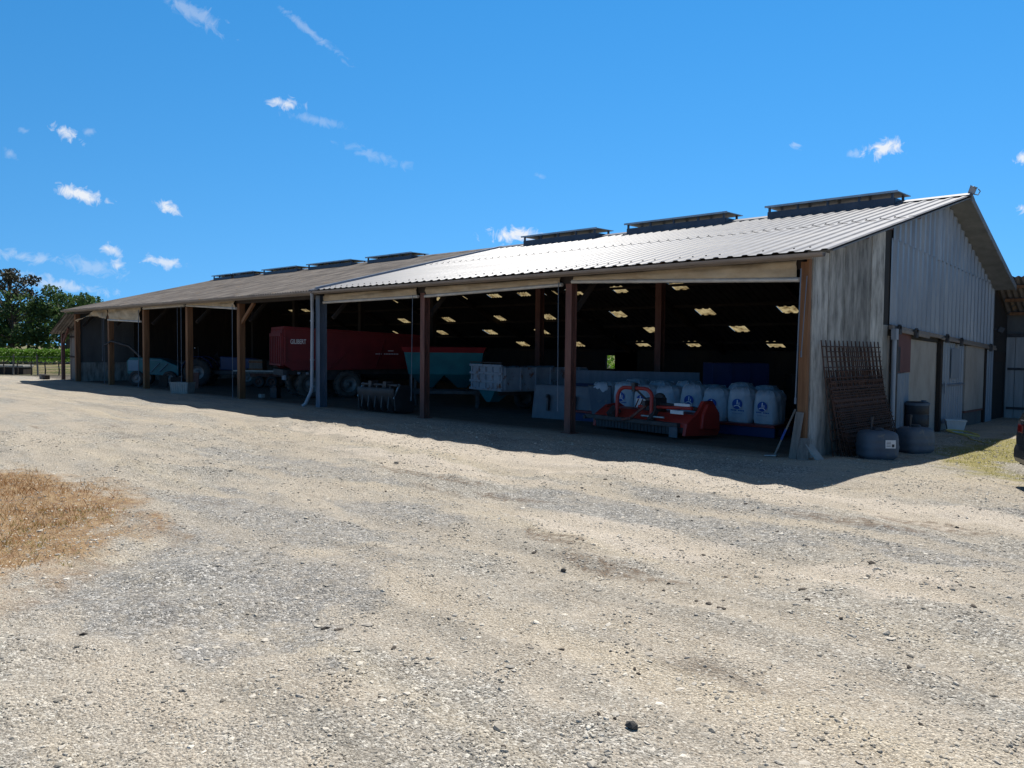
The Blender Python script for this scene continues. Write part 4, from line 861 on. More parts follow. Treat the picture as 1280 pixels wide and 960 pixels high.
# old white trailer, rusty
t = thing('farm_trailer', 'old white ribbed trailer with rusty patches, parked in the middle of the barn', 'trailer', (-12.55, 2.95, 0), math.atan2(.98, .2)-R(90))
m = MB(); W, Lw = 1.95, 3.6
m.b2((-W/2, 0, .78), (W/2, .05, 1.62)); m.b2((-W/2, .05, .78), (-W/2+.05, Lw, 1.55)); m.b2((W/2-.05, .05, .78), (W/2, Lw, 1.55)); m.b2((-W/2+.05, .05, .74), (W/2-.05, Lw, .80)); m.b2((-W/2, Lw, .78), (W/2, Lw+.05, 1.5)); m.build('box_body', 'white_rust', t, .008)
for z in (.80, 1.06, 1.34, 1.6): m = MB(); m.b2((-W/2-.03, -.05, z-.04), (W/2+.03, .0, z+.04)); m.build('cross_rail', 'white_rust', t, .008)
for i in range(5): x = -W/2+.1+i*(W-.2)/4; m = MB(); m.b2((x-.035, -.045, .82), (x+.035, -.002, 1.58)); m.build('rib', 'white_rust', t)
for i in range(6): y = .15+i*.62; m = MB(); m.b2((W/2, y-.04, .8), (W/2+.05, y+.04, 1.55)); m.build('rib', 'white_rust', t)
m = MB(); m.add([(-.55, .02, .78), (.55, .02, .78), (.55, .75, .78), (-.55, .75, .78), (-.12, .1, .36), (.12, .1, .36), (.12, .45, .36), (-.12, .45, .36)], [(0, 4, 5, 1), (1, 5, 6, 2), (2, 6, 7, 3), (3, 7, 4, 0), (4, 7, 6, 5)]); m.build('funnel', 'turq', t)
m = MB(); m.b2((-.5, .2, .60), (-.38, Lw, .76)); m.b2((.38, .2, .60), (.5, Lw, .76)); m.build('chassis', 'dark_steel', t)
m = MB(); m.tube((-W/2-.02, -.02, 1.70), (W/2+.02, -.02, 1.70), .02); [m.tube((x, -.02, 1.6), (x, -.02, 1.72), .015) for x in (-.9, -.3, .3, .9)]; m.build('top_rail', 'dark_steel', t)
for s_ in (-1, 1): wheel(t, (s_*(W/2-.12), 2.2, .40), (s_, 0, 0), .40, .26, 'rim_grey', 'rubber')
o = MB().b2((-.3, -.25, 0), (.3, .25, .55)).build('steel_box', 'dark_steel', None, .02); o.location = (-16.1, 2.05, 0); o.rotation_euler = (0, 0, .5); tag(o, 'dark steel box on the floor behind the black grab bucket', 'box')

# dark blue steel container behind the bags
t = thing('steel_container', 'dark blue steel container standing behind the white bags', 'container', (-5.0, 6.1, 0), R(44))
m = MB(); m.b2((-.83, -.6, .35), (.83, .6, 1.82)); m.build('body', 'blue_steel', t, .02)
for x in (-.8, -.27, .27, .8): m = MB(); m.b2((x-.03, -.64, .4), (x+.03, -.60, 1.8)); m.build('rib', 'blue_steel', t)
for sx in (-.7, .7):
    for sy in (-.5, .5): m = MB(); m.b2((sx-.06, sy-.06, 0), (sx+.06, sy+.06, .35)); m.build('foot', 'dark_steel', t)
t = thing('wooden_crate', 'tall dark wooden crate beside the blue container at the back', 'crate', (-3.35, 7.3, 0), R(40))
m = MB(); m.b2((-.5, -.4, 0), (.5, .4, 1.5)); m.build('panel', 'wood_dark', t, .01)
for x in (-.46, .46): m = MB(); m.b2((x-.05, -.44, 0), (x+.05, -.4, 1.5)); m.build('batten', 'wood_dark', t)
bo = None
for i, (dx, lab) in enumerate(((-.22, 'small white bottle on the dark crate, nearest the blue container'), (0, 'small white bottle between two others on the dark crate'), (.22, 'small white bottle on the dark crate, nearest the barn corner'))):
    if bo is None:
        bo = thing('bottle', lab, 'bottle', (0, 0, 0), 0, 'white bottles on the dark crate')
        m = MB(); m.lathe([(.001, 0), (.055, 0), (.055, .15), (.02, .2), (.02, .23), (.001, .23)], 12); m.build('bottle_body', 'tub', bo)
        m = MB(); m.lathe([(.024, .2301), (.024, .26), (.001, .26)], 10); m.build('cap', 'tub', bo); b = bo
    else: b = dup(bo, (0, 0, 0), 0, lab)
    c2 = Vector((-3.35, 7.3, 1.5))+Vector((math.cos(R(40)), math.sin(R(40)), 0))*dx+Vector((math.sin(R(40)), -math.cos(R(40)), 0))*.25; b.location = c2

# long dark trailer deeper in the barn
t = thing('flat_trailer', 'long dark blue flat trailer at the back of the barn, behind the bags', 'trailer', (-10.2, 7.0, 0), R(20))
m = MB(); m.b2((-3.2, -1, .85), (3.2, 1, 1.0)); m.build('deck', 'blue_steel', t); m = MB(); m.b2((-3.2, -1.02, 1.0), (3.2, -.97, 1.45)); m.build('side_board', 'steel_blue', t)
for x in (-1.9, 1.9):
    for s_ in (-1, 1): wheel(t, (x, s_*.8, .42), (0, s_, 0), .42, .26)
m = MB(); m.b2((-3, -.5, .7), (3, -.4, .85)); m.b2((-3, .4, .7), (3, .5, .85)); m.build('chassis', 'dark_steel', t)

# ---- far bays: tractor, turquoise harvester, flatbed, planks
t = thing('tractor', 'old dark blue tractor with small front wheels and lamps, in shade of the far bays', 'tractor', (-34.6, 4.4, 0), R(50))
m = MB(); m.prism([(-.1, .85), (1.9, .8), (1.95, 1.35), (1.8, 1.48), (-.1, 1.6)], -.34, .34, 'y'); m.build('hood', 'tractor_blue', t, .05)
m = MB(); m.b2((-1.6, -.3, .6), (1.7, .3, .85)); m.b2((-1.6, -.45, .55), (-.6, .45, 1.1)); m.build('transmission', 'dark_steel', t, .04)
for s_ in (-1, 1):
    m = MB(); m.grid(lambda u, v, s_=s_: (-1.15+.8*math.cos(math.pi*(.08+.84*u)), s_*(.5+.42*v), .78+.8*math.sin(math.pi*(.08+.84*u))), 14, 2); m.build('mudguard', 'tractor_blue', t, 0, .02)
    wheel(t, (-1.15, s_*.74, .72), (0, s_, 0), .72, .36, 'rim_grey', 'rubber', 18, .5); wheel(t, (1.4, s_*.66, .48), (0, s_, 0), .48, .24, 'rim_grey', 'dust_rubber', 14, .5)
    m = MB(); m.lathe([(.001, 0), (.09, 0), (.08, .06), (.001, .07)], 14, Matrix.Translation((1.96, s_*.2, 1.2)) @ Matrix.Rotation(R(90), 4, 'Y')); m.build('headlight', 'chrome', t)
m = MB(); m.b2((-1.3, -.22, 1.1), (-.9, .22, 1.2)); m.b2((-1.35, -.22, 1.15), (-1.27, .22, 1.5)); m.build('seat', 'black_plastic', t, .04)
m = MB(); m.path([(-.05, 0, 1.4), (-.35, 0, 1.62)], .02, 6); m.path([(-.38+.17*math.cos(a)*.4, .19*math.sin(a), 1.64+.17*math.cos(a)) for a in np.linspace(0, 6.28, 17)], .015, 6); m.build('steering_wheel', 'black_plastic', t)
m = MB(); m.tube((1.1, .22, 1.5), (1.1, .22, 2.1), .035); m.build('exhaust', 'dark_steel', t)
m = MB(); m.path([(-1.4, -.5, 1.0), (-1.45, -.5, 2.1), (-1.45, .5, 2.1), (-1.4, .5, 1.0)], .035, 8); m.build('roll_bar', 'dark_steel', t)
o = MB().lathe([(.001, 0), (.05, 0), (.05, .05), (.001, .06)], 12, Matrix.Translation((-1.42, -.3, 2.02)) @ Matrix.Rotation(R(90), 4, 'Y')).build('headlight', 'chrome', t)

t = thing('harvester', 'turquoise wheeled farm machine with pale blue front panel, in the far bays', 'farm machine', (-36.6, 1.7, 0), R(44))
m = MB(); m.prism([(-1.35, .62), (1.35, .55), (1.35, 1.05), (.4, 1.45), (-1.2, 1.5), (-1.4, 1.3)], -.6, .6, 'y'); m.build('body', 'turq', t, .03)
m = MB(); m.b2((-1.30, -.63, .80), (-.75, -.60, 1.36)); m.build('front_panel', 'light_blue', t)
for k in range(2): m = MB(); m.bar((-.1+k*.45, -.615, .75), (.35+k*.45, -.615, 1.2), .1, .02); m.build('stripe', 'light_blue', t)
m = MB(); m.bar((-.6, -.615, 1.40), (.5, -.615, 1.33), .07, .02); m.build('stripe', 'light_blue', t)
m = MB(); m.path([(-.9, 0, 1.5), (-1.5, -.1, 2.1), (-2.4, -.2, 2.35), (-2.8, -.2, 2.1)], [.08, .07, .06, .04], 10); m.build('boom', 'dark_steel', t)
for x in (-.85, .9):
    for s_ in (-1, 1): wheel(t, (x, s_*.62, .40), (0, s_, 0), .40, .26)
t = thing('flatbed_cart', 'low flatbed cart carrying a pale plank, beside the red trailer tailgate', 'cart', (-31.3, 6.0, 0), R(40))
m = MB(); m.b2((-1.7, -.7, .74), (1.9, .7, .82)); m.build('deck', 'wood_grey', t); m = MB(); m.b2((-1.6, -.3, .55), (1.8, .3, .74)); m.build('chassis', 'rust_steel', t)
for x in (-1.0, -.3, .9, 1.5):
    for s_ in (-1, 1): wheel(t, (x, s_*.55, .3), (0, s_, 0), .3, .2, 'rust_steel', 'rubber')
o = MB().b2((-1.9, -.12, 0), (1.2, .12, .06)).build('plank', 'tubewhite', None); o.location = (-31.6, 5.45, .825); o.rotation_euler = (0, 0, R(40)); tag(o, 'pale plank lying on the low flatbed cart', 'plank')
t = thing('wooden_box', 'brown wooden box standing on the end of the flatbed cart', 'box', (-32.4, 5.3, .822), R(40))
m = MB(); m.b2((-.42, -.3, 0), (.3, .3, .62)); m.build('panel', 'wood_grey', t, .01)
m = MB(); m.b2((-.44, -.32, .08), (.32, -.3, .16)); m.b2((-.44, -.32, .46), (.32, -.3, .54)); m.build('batten', 'wood_brown', t)
for i, (x, y, w_, h_, rz, lab) in enumerate(((-34.3, 1.0, .5, .62, .55, 'short brown board leaning upright by the turquoise machine'), (-33.6, 1.4, .6, .55, .75, 'brown board leaning between the turquoise machine and the grey trough'), (-32.7, 1.9, .45, .8, .9, 'tallest brown board leaning behind the grey trough'))):
    o = MB().b2((-w_/2, -.03, 0), (w_/2, .03, h_)).build('board', 'wood_dark' if i != 2 else 'rust_steel', None, .006); o.location = (x, y, 0); o.rotation_euler = (R(-10), 0, rz); tag(o, lab, 'board', 'boards leaning in the far bays')
t = thing('stone_trough', 'grey ribbed concrete trough on the barn edge in front of an orange-brown post', 'trough', (-29.0, -.28, 0), R(30))
m = MB(); m.add(frus(.42, .24, 0, .48, .29, .5), [(0, 1, 5, 4), (1, 2, 6, 5), (2, 3, 7, 6), (3, 0, 4, 7), (3, 2, 1, 0)]); m.add([(-.48, -.29, .5), (.48, -.29, .5), (.48, .29, .5), (-.48, .29, .5), (-.42, -.23, .5), (.42, -.23, .5), (.42, .23, .5), (-.42, .23, .5), (-.38, -.2, .15), (.38, -.2, .15), (.38, .2, .15), (-.38, .2, .15)], [(0, 1, 5, 4), (1, 2, 6, 5), (2, 3, 7, 6), (3, 0, 4, 7), (4, 5, 9, 8), (5, 6, 10, 9), (6, 7, 11, 10), (7, 4, 8, 11), (8, 9, 10, 11)]); m.build('basin', 'oldslab', t)
m = MB()
for i in range(8): x = -.40+i*.112; m.bar((x, -.25, .02), (x*1.1, -.292, .46), .035, .03)
m.build('ribs', 'oldslab', t)

# ------------------------------------------------------------------ around the right gable
def make_tank(name, label, loc, rz, W, D, H, lab):
    t = thing(name, label, 'tank', loc, rz, 'grey blue plastic tanks by the gable'); t.scale = (.92, .92, .98)
    def fn(u, v):
        a = 2*math.pi*u; c, s_ = math.cos(a), math.sin(a); k = (abs(c)**4+abs(s_)**4)**-.25
        if v < .1: r_, z = .80+.16*(v/.1), .0+.06*(v/.1)
        elif v < .66: q = (v-.1)/.56; r_, z = .96+.045*math.sin(math.pi*q)+.012*math.sin(q*math.pi*5), .06+(H*.76-.06)*q
        else: q = (v-.66)/.34; r_, z = .96*math.cos(q*math.pi/2*.92)**.55 if q < .98 else .0, H*.76+.24*H*math.sin(q*math.pi/2)**.8
        return (c*k*W/2*r_, s_*k*D/2*r_, z)
    m = MB(); m.grid(fn, 40, 26); m.build('shell', 'tank', t)
    m = MB(); m.lathe([(.11, H*.95), (.12, H*1.0), (.12, H*1.06), (.10, H*1.08), (.001, H*1.08)], 18); m.build('cap', 'black_plastic', t)
    m = MB(); m.tube((-.14, 0, H*.9), (-.14, 0, H*1.42), .025, n=8); m.tube((-.14, 0, H*1.36), (-.14, 0, H*1.46), .04, n=8); m.build('filler_pipe', 'black_plastic', t)
    if lab:
        m = MB(); y = -D/2*1.0; m.b2((.02, y-.012, H*.42), (.24, y+.02, H*.70)); l_ = m.build('label_plate', 'white_letter', t)
        m = MB(); m.b2((.155, y-.016, H*.46), (.21, y-.010, H*.56)); [m.b2((.04, y-.016, H*(.63-.05*i)), (.13, y-.010, H*(.645-.05*i))) for i in range(4)]; m.build('printing', 'black_plastic', l_)
    return t
make_tank('plastic_tank', 'grey-blue plastic tank with a white label, in front of the rusty mesh', (1.02, 1.12, 0), R(44), .80, .72, .60, True)
make_tank('plastic_tank', 'dirty grey-blue plastic tank without a label, behind the labelled one', (1.22, 2.75, 0), R(60), .78, .66, .58, False)
t = thing('plastic_drum', 'tall dark blue-black drum against the rendered gable wall', 'drum', (.32, 5.65, 0), R(20)); DR = Matrix.Diagonal((.74, .74, 1, 1))
m = MB(); m.lathe([(.001, 0), (.36, 0), (.38, .06), (.38, .30), (.36, .32), (.38, .34), (.38, .62), (.36, .64), (.38, .66), (.38, .88), (.34, .95), (.001, .95)], 28, DR); m.build('shell', 'black_plastic', t)
m = MB(); m.lathe([(.39, .86), (.40, .90), (.39, .93), (.36, .93)], 28, DR); m.lathe([(.06, .95), (.06, .99), (.001, .99)], 12, Matrix.Translation((.15, 0, 0))); m.build('lid_ring', 'tank', t)
t = thing('plastic_tub', 'small white tub on the ground by the sliding door', 'tub', (.42, 8.5, 0), .4); t.scale = (.75, .75, .95)
m = MB(); m.add(frus(.24, .17, 0, .33, .24, .34), [(0, 1, 5, 4), (1, 2, 6, 5), (2, 3, 7, 6), (3, 0, 4, 7), (3, 2, 1, 0)]); m.build('basin', 'tub', t, 0, .012)
m = MB(); m.path([(-.34, -.25, .34), (.34, -.25, .34), (.34, .25, .34), (-.34, .25, .34), (-.34, -.25, .34)], .02, 6); m.build('rim', 'tub', t)
pts = []
for i in range(60):
    a = i/59*2*math.pi*2.6; rr_ = .34+.05*math.sin(a*1.3); pts.append((.95+rr_*math.cos(a), 7.25+rr_*math.sin(a), .03+.10*abs(math.sin(a*.5))+.02*(i/59)))
pts += [(1.2, 6.8, .05), (1.35, 6.45, .03), (1.62, 6.1, .025), (1.9, 5.9, .02)]
m = MB(); m.path(pts, .016, 6); o = m.build('hose', 'hose', None); tag(o, 'yellow hose coiled on the ground beside the white tub', 'hose')
# rusty reinforcing mesh leaning on the slabs
def make_mesh(W, H, pitch, r_):
    m = MB(); n = round(W/pitch)
    for i in range(n+1): x = i*W/n; m.tube((x, 0, -.02), (x, 0, H+.07), r_, n=5)
    z = .1
    while z < H: m.tube((-.04, -r_*1.6, z), (W+.04, -r_*1.6, z), r_*.9, n=5); z += pitch
    return m
MESH = [(3.1, 2.36, .22, .014, .32, .62, .06, 'tallest rusty bar mesh leaning on the concrete slabs'), (2.9, 2.22, .21, .013, .40, .80, .10, 'rusty bar mesh second in the leaning stack, just below the tallest one'), (2.9, 1.75, .12, .014, .46, .75, .13, 'rusty mesh with close bars in the middle of the leaning stack'),
        (2.8, 1.6, .105, .014, .52, .85, .16, 'rusty mesh with close bars, near the outside of the leaning stack'), (2.85, 1.35, .10, .014, .58, .95, .2, 'lowest rusty mesh on the outside of the leaning stack')]
for W_, H_, p_, r_, xo, y0, dx, lab in MESH:
    k = make_mesh(W_, H_, p_, r_); tx = .11+dx*.5-xo; ty = -.30*H_/2.36; tz = math.sqrt(H_*H_-tx*tx-ty*ty)
    k.v = [(y_+tx*z_/H_, x_+ty*z_/H_, tz*z_/H_) for x_, y_, z_ in [(p[0], -p[1], p[2]) for p in k.v]]
    o = k.build('steel_mesh', 'mesh_rust', None); o.location = (xo, y0, .02)
    tag(o, lab, 'steel mesh', 'rusty meshes leaning on the gable')
# tools and boards at the barn corner
t = thing('shovel', 'shovel with blue-banded handle leaning on the corner post', 'shovel', (-.55, -.25, 0))
m = MB(); m.bar((0, 0, 0.02), (.36, .16, 1.0), .10, .035); m.build('handle', 'wood_grey', t); m = MB(); m.bar((.12, .053, .36), (.2, .09, .58), .104, .04); m.build('blue_band', 'bag_blue', t)
m = MB(); m.bar((-.18, -.05, .02), (.05, .02, .03), .22, .02); m.build('blade', 'worn_steel', t)
o = MB().bar((-.12, -.32, .0), (-.05, -.18, .95), .16, .03).build('board', 'wood_grey', None); tag(o, 'narrow grey board leaning against the corner post', 'board')
o = MB().bar((.10, -.34, .0), (.04, -.16, .42), .22, .04).build('board', 'wood_grey', None); tag(o, 'short wide grey board at the foot of the corner post', 'board')
o = MB().bar((.42, -.2, .0), (.12, -.12, .30), .20, .04).build('board', 'oldslab', None); tag(o, 'small pale slab propped against the first gable slab', 'slab')

# ------------------------------------------------------------------ parked car, mostly beyond the right edge
ca = Vector((.86, .51, 0)).normalized(); cpv = Vector((ca.y, -ca.x, 0))
corner = Vector((3.82, -.385, 0)); cc = corner+cpv*.86
car = thing('parked_car', 'dark grey car parked on the gravel at the right edge, rear corner visible', 'car', cc, math.atan2(ca.y, ca.x)); car.scale = (1, 1, 1.1)
ST = [(-.02, .42, .78, .82, .84, .80), (.02, .32, .86, .98, 1.10, .86), (.18, .28, .90, 1.04, 1.34, .88), (.45, .26, .91, 1.02, 1.46, .90), (1.2, .24, .91, .98, 1.50, .90), (2.2, .24, .91, .96, 1.48, .90), (2.75, .24, .91, .95, 1.32, .90), (3.2, .24, .91, .93, 1.02, .90), (3.7, .26, .90, .88, .93, .88), (4.15, .30, .84, .74, .78, .82), (4.28, .42, .72, .60, .62, .70)]
def sec(st, off=0.0):
    x, zb, w, zs, zt, wb = st; wr = w*.74; w += off; wr += off
    half = [(w*.80, zb), (w*.97, zb+.12), (w, zb+.32), (w*.985, zs-.06), (w*.95, zs), (wr, max(zt-.05, zs+.005)), (wr*.8, max(zt, zs+.01)+off), (0, max(zt+.02, zs+.015)+off)]
    return [(x, -y, z) for y, z in half]+[(x, y, z) for y, z in half[-2::-1]]
m = MB(); S = [sec(s_) for s_ in ST]; n = len(S[0]); vs = [p for s_ in S for p in s_]
m.add(vs, [(i*n+j, i*n+j+1, (i+1)*n+j+1, (i+1)*n+j) for i in range(len(S)-1) for j in range(n-1)], True)
m.add(S[0], [tuple(range(n))]); m.add(S[-1], [tuple(range(n))[::-1]]); m.build('body', 'car', car)
def glass(i0, i1, j0, j1, name):
    m = MB(); A = [sec(s_, .006) for s_ in ST[i0:i1+1]]; k = j1-j0+1
    m.add([p for s_ in A for p in s_[j0:j1+1]], [(i*k+j, i*k+j+1, (i+1)*k+j+1, (i+1)*k+j) for i in range(i1-i0) for j in range(k-1)], True); m.build(name, 'glass', car)
glass(3, 6, 4, 5, 'side_window'); glass(3, 6, 9, 10, 'side_window')
m = MB(); m.add([(-.015, -.70, .98), (-.015, .70, .98), (.16, .62, 1.33), (.16, -.62, 1.33)], [(0, 3, 2, 1)]); m.build('rear_window', 'glass', car, 0, .01)
for s_ in (-1, 1): m = MB(); m.b2((-.035, s_*.50, .80), (.06, s_*.70, .93)); m.build('tail_light', 'tail_red', car, .02)
m = MB(); m.b2((-.07, -.80, .34), (.12, .80, .64)); m.build('bumper', 'car', car, .09)
m = MB(); m.b2((-.05, -.55, .96), (-.02, .55, 1.0)); m.build('trim_strip', 'chrome', car)
m = MB(); m.b2((-.04, -.26, .70), (-.024, .26, .81)); m.build('number_plate', 'white_letter', car)
for x in (.78, 3.42):
    for s_ in (-1, 1): wheel(car, (x, s_*.80, .32), (0, s_, 0), .32, .22, 'rim_grey', 'rubber')

# ------------------------------------------------------------------ vegetation
def leaf_cloud(centers, radii, n, size, flat=.75, seed=0):
    g = np.random.default_rng(seed); k = len(centers); C_ = np.array(centers, float); r_ = np.array(radii, float)
    w = r_**2/np.sum(r_**2); idx = g.choice(k, n, p=w); d = g.normal(size=(n, 3)); d /= np.linalg.norm(d, axis=1)[:, None]
    rad = r_[idx]*(g.uniform(.25, 1, n)**.45)*(1+.18*np.sin(d[:, 0]*7+idx)*np.cos(d[:, 2]*6+idx*2)); pos = C_[idx]+d*rad[:, None]*np.array([1, 1, flat])
    a = g.normal(size=(n, 3)); a /= np.linalg.norm(a, axis=1)[:, None]; b = np.cross(a, g.normal(size=(n, 3))); b /= np.linalg.norm(b, axis=1)[:, None]
    s_ = size*g.uniform(.5, 1.3, n)[:, None]; V = np.stack([pos-a*s_-b*s_*.5, pos+a*s_*.2-b*s_*.7, pos+a*s_+b*s_*.2, pos-a*s_*.1+b*s_*.7], 1).reshape(-1, 3)
    return V, np.arange(n*4).reshape(n, 4)
def tree(loc, h, w, label, seed, leaf='leaf_dark', n=5200, sparse=False):
    g = random.Random(seed); t = thing('tree', label, 'tree', loc, 0, 'trees beyond the vineyard')
    m = MB(); m.path([(0, 0, -.2), (.1, .05, h*.25), (.0, .1, h*.5), (.15, 0, h*.8)], [h*.03, h*.024, h*.017, h*.006], 8); cen, rad = [], []
    nb = 26 if sparse else 20
    for i in range(nb):
        a = g.uniform(0, 6.28); z = h*g.uniform(.34 if not sparse else .45, .95); ex = w*.5*g.uniform(.45, 1)*(1-.55*abs(z/h-.6)*1.6); c = (ex*math.cos(a), ex*math.sin(a), z)
        m.path([(0, 0, z*.72), (c[0]*.5, c[1]*.5, z*.88), c], [h*.010, h*.007, h*.003], 5)
        cen.append(c); rad.append(w*(g.uniform(.05, .10) if sparse else g.uniform(.12, .20)))
    m.build('trunk', 'bark', t); V, F = leaf_cloud(cen, rad, n, h*.018 if not sparse else h*.014, .8, seed); fastmesh('crown', V, F, leaf, t)
    return t
TREES = [(-93, 4, 6.6, 7.5, 'dense dark green tree at the left edge behind the vines'), (-91.5, 8.5, 7.4, 7, 'dark green tree right of the left-edge tree, below the brownish tree'), (-88.5, 13.0, 8.0, 6.0, 'tallest dense dark tree in the gap left of the barn roof'), (-95, 17.0, 7.2, 6, 'dark green tree rising just behind the shed corner of the barn'), (-99, -2, 6.4, 8, 'dark green tree outermost on the left, mostly out of the picture'), (-84, 18, 5.6, 6, 'low bushy tree close behind the lean-to shed'), (-99, 12, 7.0, 8, 'broad dark tree filling the gap behind the others')]
for i, (x, y, h, w, lab) in enumerate(TREES): tree((x, y, 0), h*1.05, w, lab, 20+i)
tree((-94.2, 9.0, 0), 11.0, 8.5, 'tall sparse brownish tree with bare branches above the left-edge trees', 51, 'leaf_dry', 2300, True)
V, F = leaf_cloud([(-130+12*i, -30+14*i, 1.8) for i in range(9)], [6]*9, 9000, .35, .45, 77); o = fastmesh('undergrowth', V, F, 'leaf_dark'); o['kind'] = 'stuff'
# vines: front row as single plants, rows behind as one mass
vr = Vector((.71, .70, 0))
v0 = None; VL = 'trimmed grapevine with bright green top in the front row left of the barn'
for i in range(11):
    p = Vector((-59.5, -3.3, 0))+vr*(i*.95)
    if v0 is None:
        v0 = thing('grapevine', VL, 'grapevine', p, 0, 'grapevines in the front row')
        m = MB(); m.path([(0, 0, -.05), (.04, .02, .35), (-.02, 0, .7), (.02, .03, 1.1)], [.05, .045, .04, .02], 7); m.path([(0, 0, .7), (.25, .2, .95), (.4, .4, 1.3)], .015, 5); m.path([(0, 0, .7), (-.25, -.2, .95), (-.3, -.35, 1.3)], .015, 5); m.build('trunk', 'bark', v0)
        V, F = leaf_cloud([(-.3, -.3, 1.5), (0, 0, 1.55), (.3, .3, 1.5), (.15, .1, 1.2), (-.2, -.2, 1.15)], [.32, .34, .32, .25, .25], 900, .06, .75, 3); fastmesh('foliage', V, F, 'leaf_vine', v0)
    else: dup(v0, p, random.uniform(-.2, .2), None, (1, 1, random.uniform(.94, 1.06)))
rowc = [Vector((-62, -4, 1.25))+vr*(k*.7)+Vector((-.71, .70, 0))*(1.9*(j+1)) for j in range(7) for k in range(-4, 22)]
V, F = leaf_cloud([tuple(p) for p in rowc], [.5]*len(rowc), 16000, .08, 1.0, 5); o = fastmesh('vineyard_rows', V, F, 'leaf_vine'); o['kind'] = 'stuff'
for i, s_ in enumerate((1.2, 4.6, 6.3, 8.6)):
    p = Vector((-59.4, -3.45, 0))+vr*s_; o = MB().box((0, 0, .7), (.09, .09, 1.5)).build('vine_post', 'wood_grey', None, .01); o.location = p; o.rotation_euler = (random.uniform(-.04, .04), random.uniform(-.04, .04), .7)
    tag(o, 'grey wooden post holding up the front row of vines', 'post', 'posts of the front vine row')
m = MB()
for z in (.55, .9, 1.25): m.tube(Vector((-60, -4.05, z)), Vector((-60, -4.05, z))+vr*11.5, .012, n=4)
o = m.build('vine_wires', 'worn_steel', None); tag(o, 'thin trellis wires strung between the front vine posts', 'wire')
t = thing('loading_slab', 'low dark platform with a pale slab on top, in front of the vines', 'platform', (-58.4, -.9, 0), R(44.5))
m = MB(); m.b2((-2.6, -.5, .0), (2.4, .6, .52)); m.build('base', 'wood_dark', t); m = MB(); m.b2((-2.7, -.6, .525), (2.45, .7, .66)); m.build('top_slab', 'oldslab', t, .02)
# bushes seen through the rear opening
V, F = leaf_cloud([(-21, 22, 1.2), (-19, 22.5, 1.3), (-23, 22, 1.1)], [1.3]*3, 2600, .09, .9, 9); o = fastmesh('hedge', V, F, 'leaf_vine'); tag(o, 'bright green hedge glimpsed through the small rear opening of the barn', 'hedge')

# ------------------------------------------------------------------ loose stones, grass
def ico():
    p = (1+5**.5)/2; V = np.array([(-1, p, 0), (1, p, 0), (-1, -p, 0), (1, -p, 0), (0, -1, p), (0, 1, p), (0, -1, -p), (0, 1, -p), (p, 0, -1), (p, 0, 1), (-p, 0, -1), (-p, 0, 1)], float)
    F = np.array([(0, 11, 5), (0, 5, 1), (0, 1, 7), (0, 7, 10), (0, 10, 11), (1, 5, 9), (5, 11, 4), (11, 10, 2), (10, 7, 6), (7, 1, 8), (3, 9, 4), (3, 4, 2), (3, 2, 6), (3, 6, 8), (3, 8, 9), (4, 9, 5), (2, 4, 11), (6, 2, 10), (8, 6, 7), (9, 8, 1)])
    return V/np.linalg.norm(V[0]), F
def scatter_stones(name, xy, size, mat, flat=(.35, .75), seed=0):
    g = np.random.default_rng(seed); n = len(xy); V0, F0 = ico(); k = len(V0)
    V = V0[None]*(1+g.uniform(-.32, .32, (n, k, 1))); sc = np.stack([np.ones(n)*g.uniform(.8, 1.3, n), g.uniform(.55, 1.0, n), g.uniform(*flat, n)], 1); V = V*sc[:, None]*size[:, None, None]
    tl = g.normal(0, .25, n); c, s_ = np.cos(tl), np.sin(tl); y = V[:, :, 1]*c[:, None]-V[:, :, 2]*s_[:, None]; z = V[:, :, 1]*s_[:, None]+V[:, :, 2]*c[:, None]; V[:, :, 1], V[:, :, 2] = y, z
    a = g.uniform(0, 6.28, n); c, s_ = np.cos(a), np.sin(a); x = V[:, :, 0]*c[:, None]-V[:, :, 1]*s_[:, None]; y = V[:, :, 0]*s_[:, None]+V[:, :, 1]*c[:, None]
    V[:, :, 0] = x+xy[:, 0:1]; V[:, :, 1] = y+xy[:, 1:2]; V[:, :, 2] += (relief(xy[:, 0], xy[:, 1])+size*sc[:, 2]*.12)[:, None]
    o = fastmesh(name, V.reshape(-1, 3), (F0[None]+np.arange(n)[:, None, None]*k).reshape(-1, 3), mat); o['kind'] = 'stuff'; return o
def wedge(n, r0_, r1_, pw, g):
    r_ = (r0_**pw+(r1_**pw-r0_**pw)*g.uniform(0, 1, n))**(1/pw); a = YAW+g.uniform(R(-40), R(40), n)
    return np.stack([CAMPOS.x+r_*np.sin(a), CAMPOS.y+r_*np.cos(a)], 1), r_
g = np.random.default_rng(5)
xy, r_ = wedge(120000, 2.8, 24, .75, g); keep = (xy[:, 1] < -.6) | ((xy[:, 0] > .8) & (xy[:, 1] < 9))
cl = np.sin(xy[:, 0]*.9+1.3)*np.sin(xy[:, 1]*1.1+.4)+.5*np.sin(xy[:, 0]*2.3)*np.sin(xy[:, 1]*2.9+1); keep &= g.uniform(-1.2, 1.0, len(xy)) < cl
xy, r_ = xy[keep], r_[keep]; sz = np.exp(g.normal(math.log(.0062), .42, len(xy)))*(1+.05*r_)
scatter_stones('gravel_stones', xy, np.clip(sz, .003, .05), 'stone', (.25, .6), 3)
cz = [(2.8, -9.5, 1.2, .5), (1.9, -9.6, .8, .35), (3.9, -8.8, .9, .5), (3.5, -12.1, 1.0, .5), (4.2, -10.6, 1.2, .7), (2.8, -13.2, 1.0, .5), (5.2, -10.3, 1.0, .7), (1.0, -7.3, 1.4, .5), (-2.0, -7.0, 2.0, .6), (4.2, -6.3, 1.0, .5), (5.6, -12.2, .7, .4)]
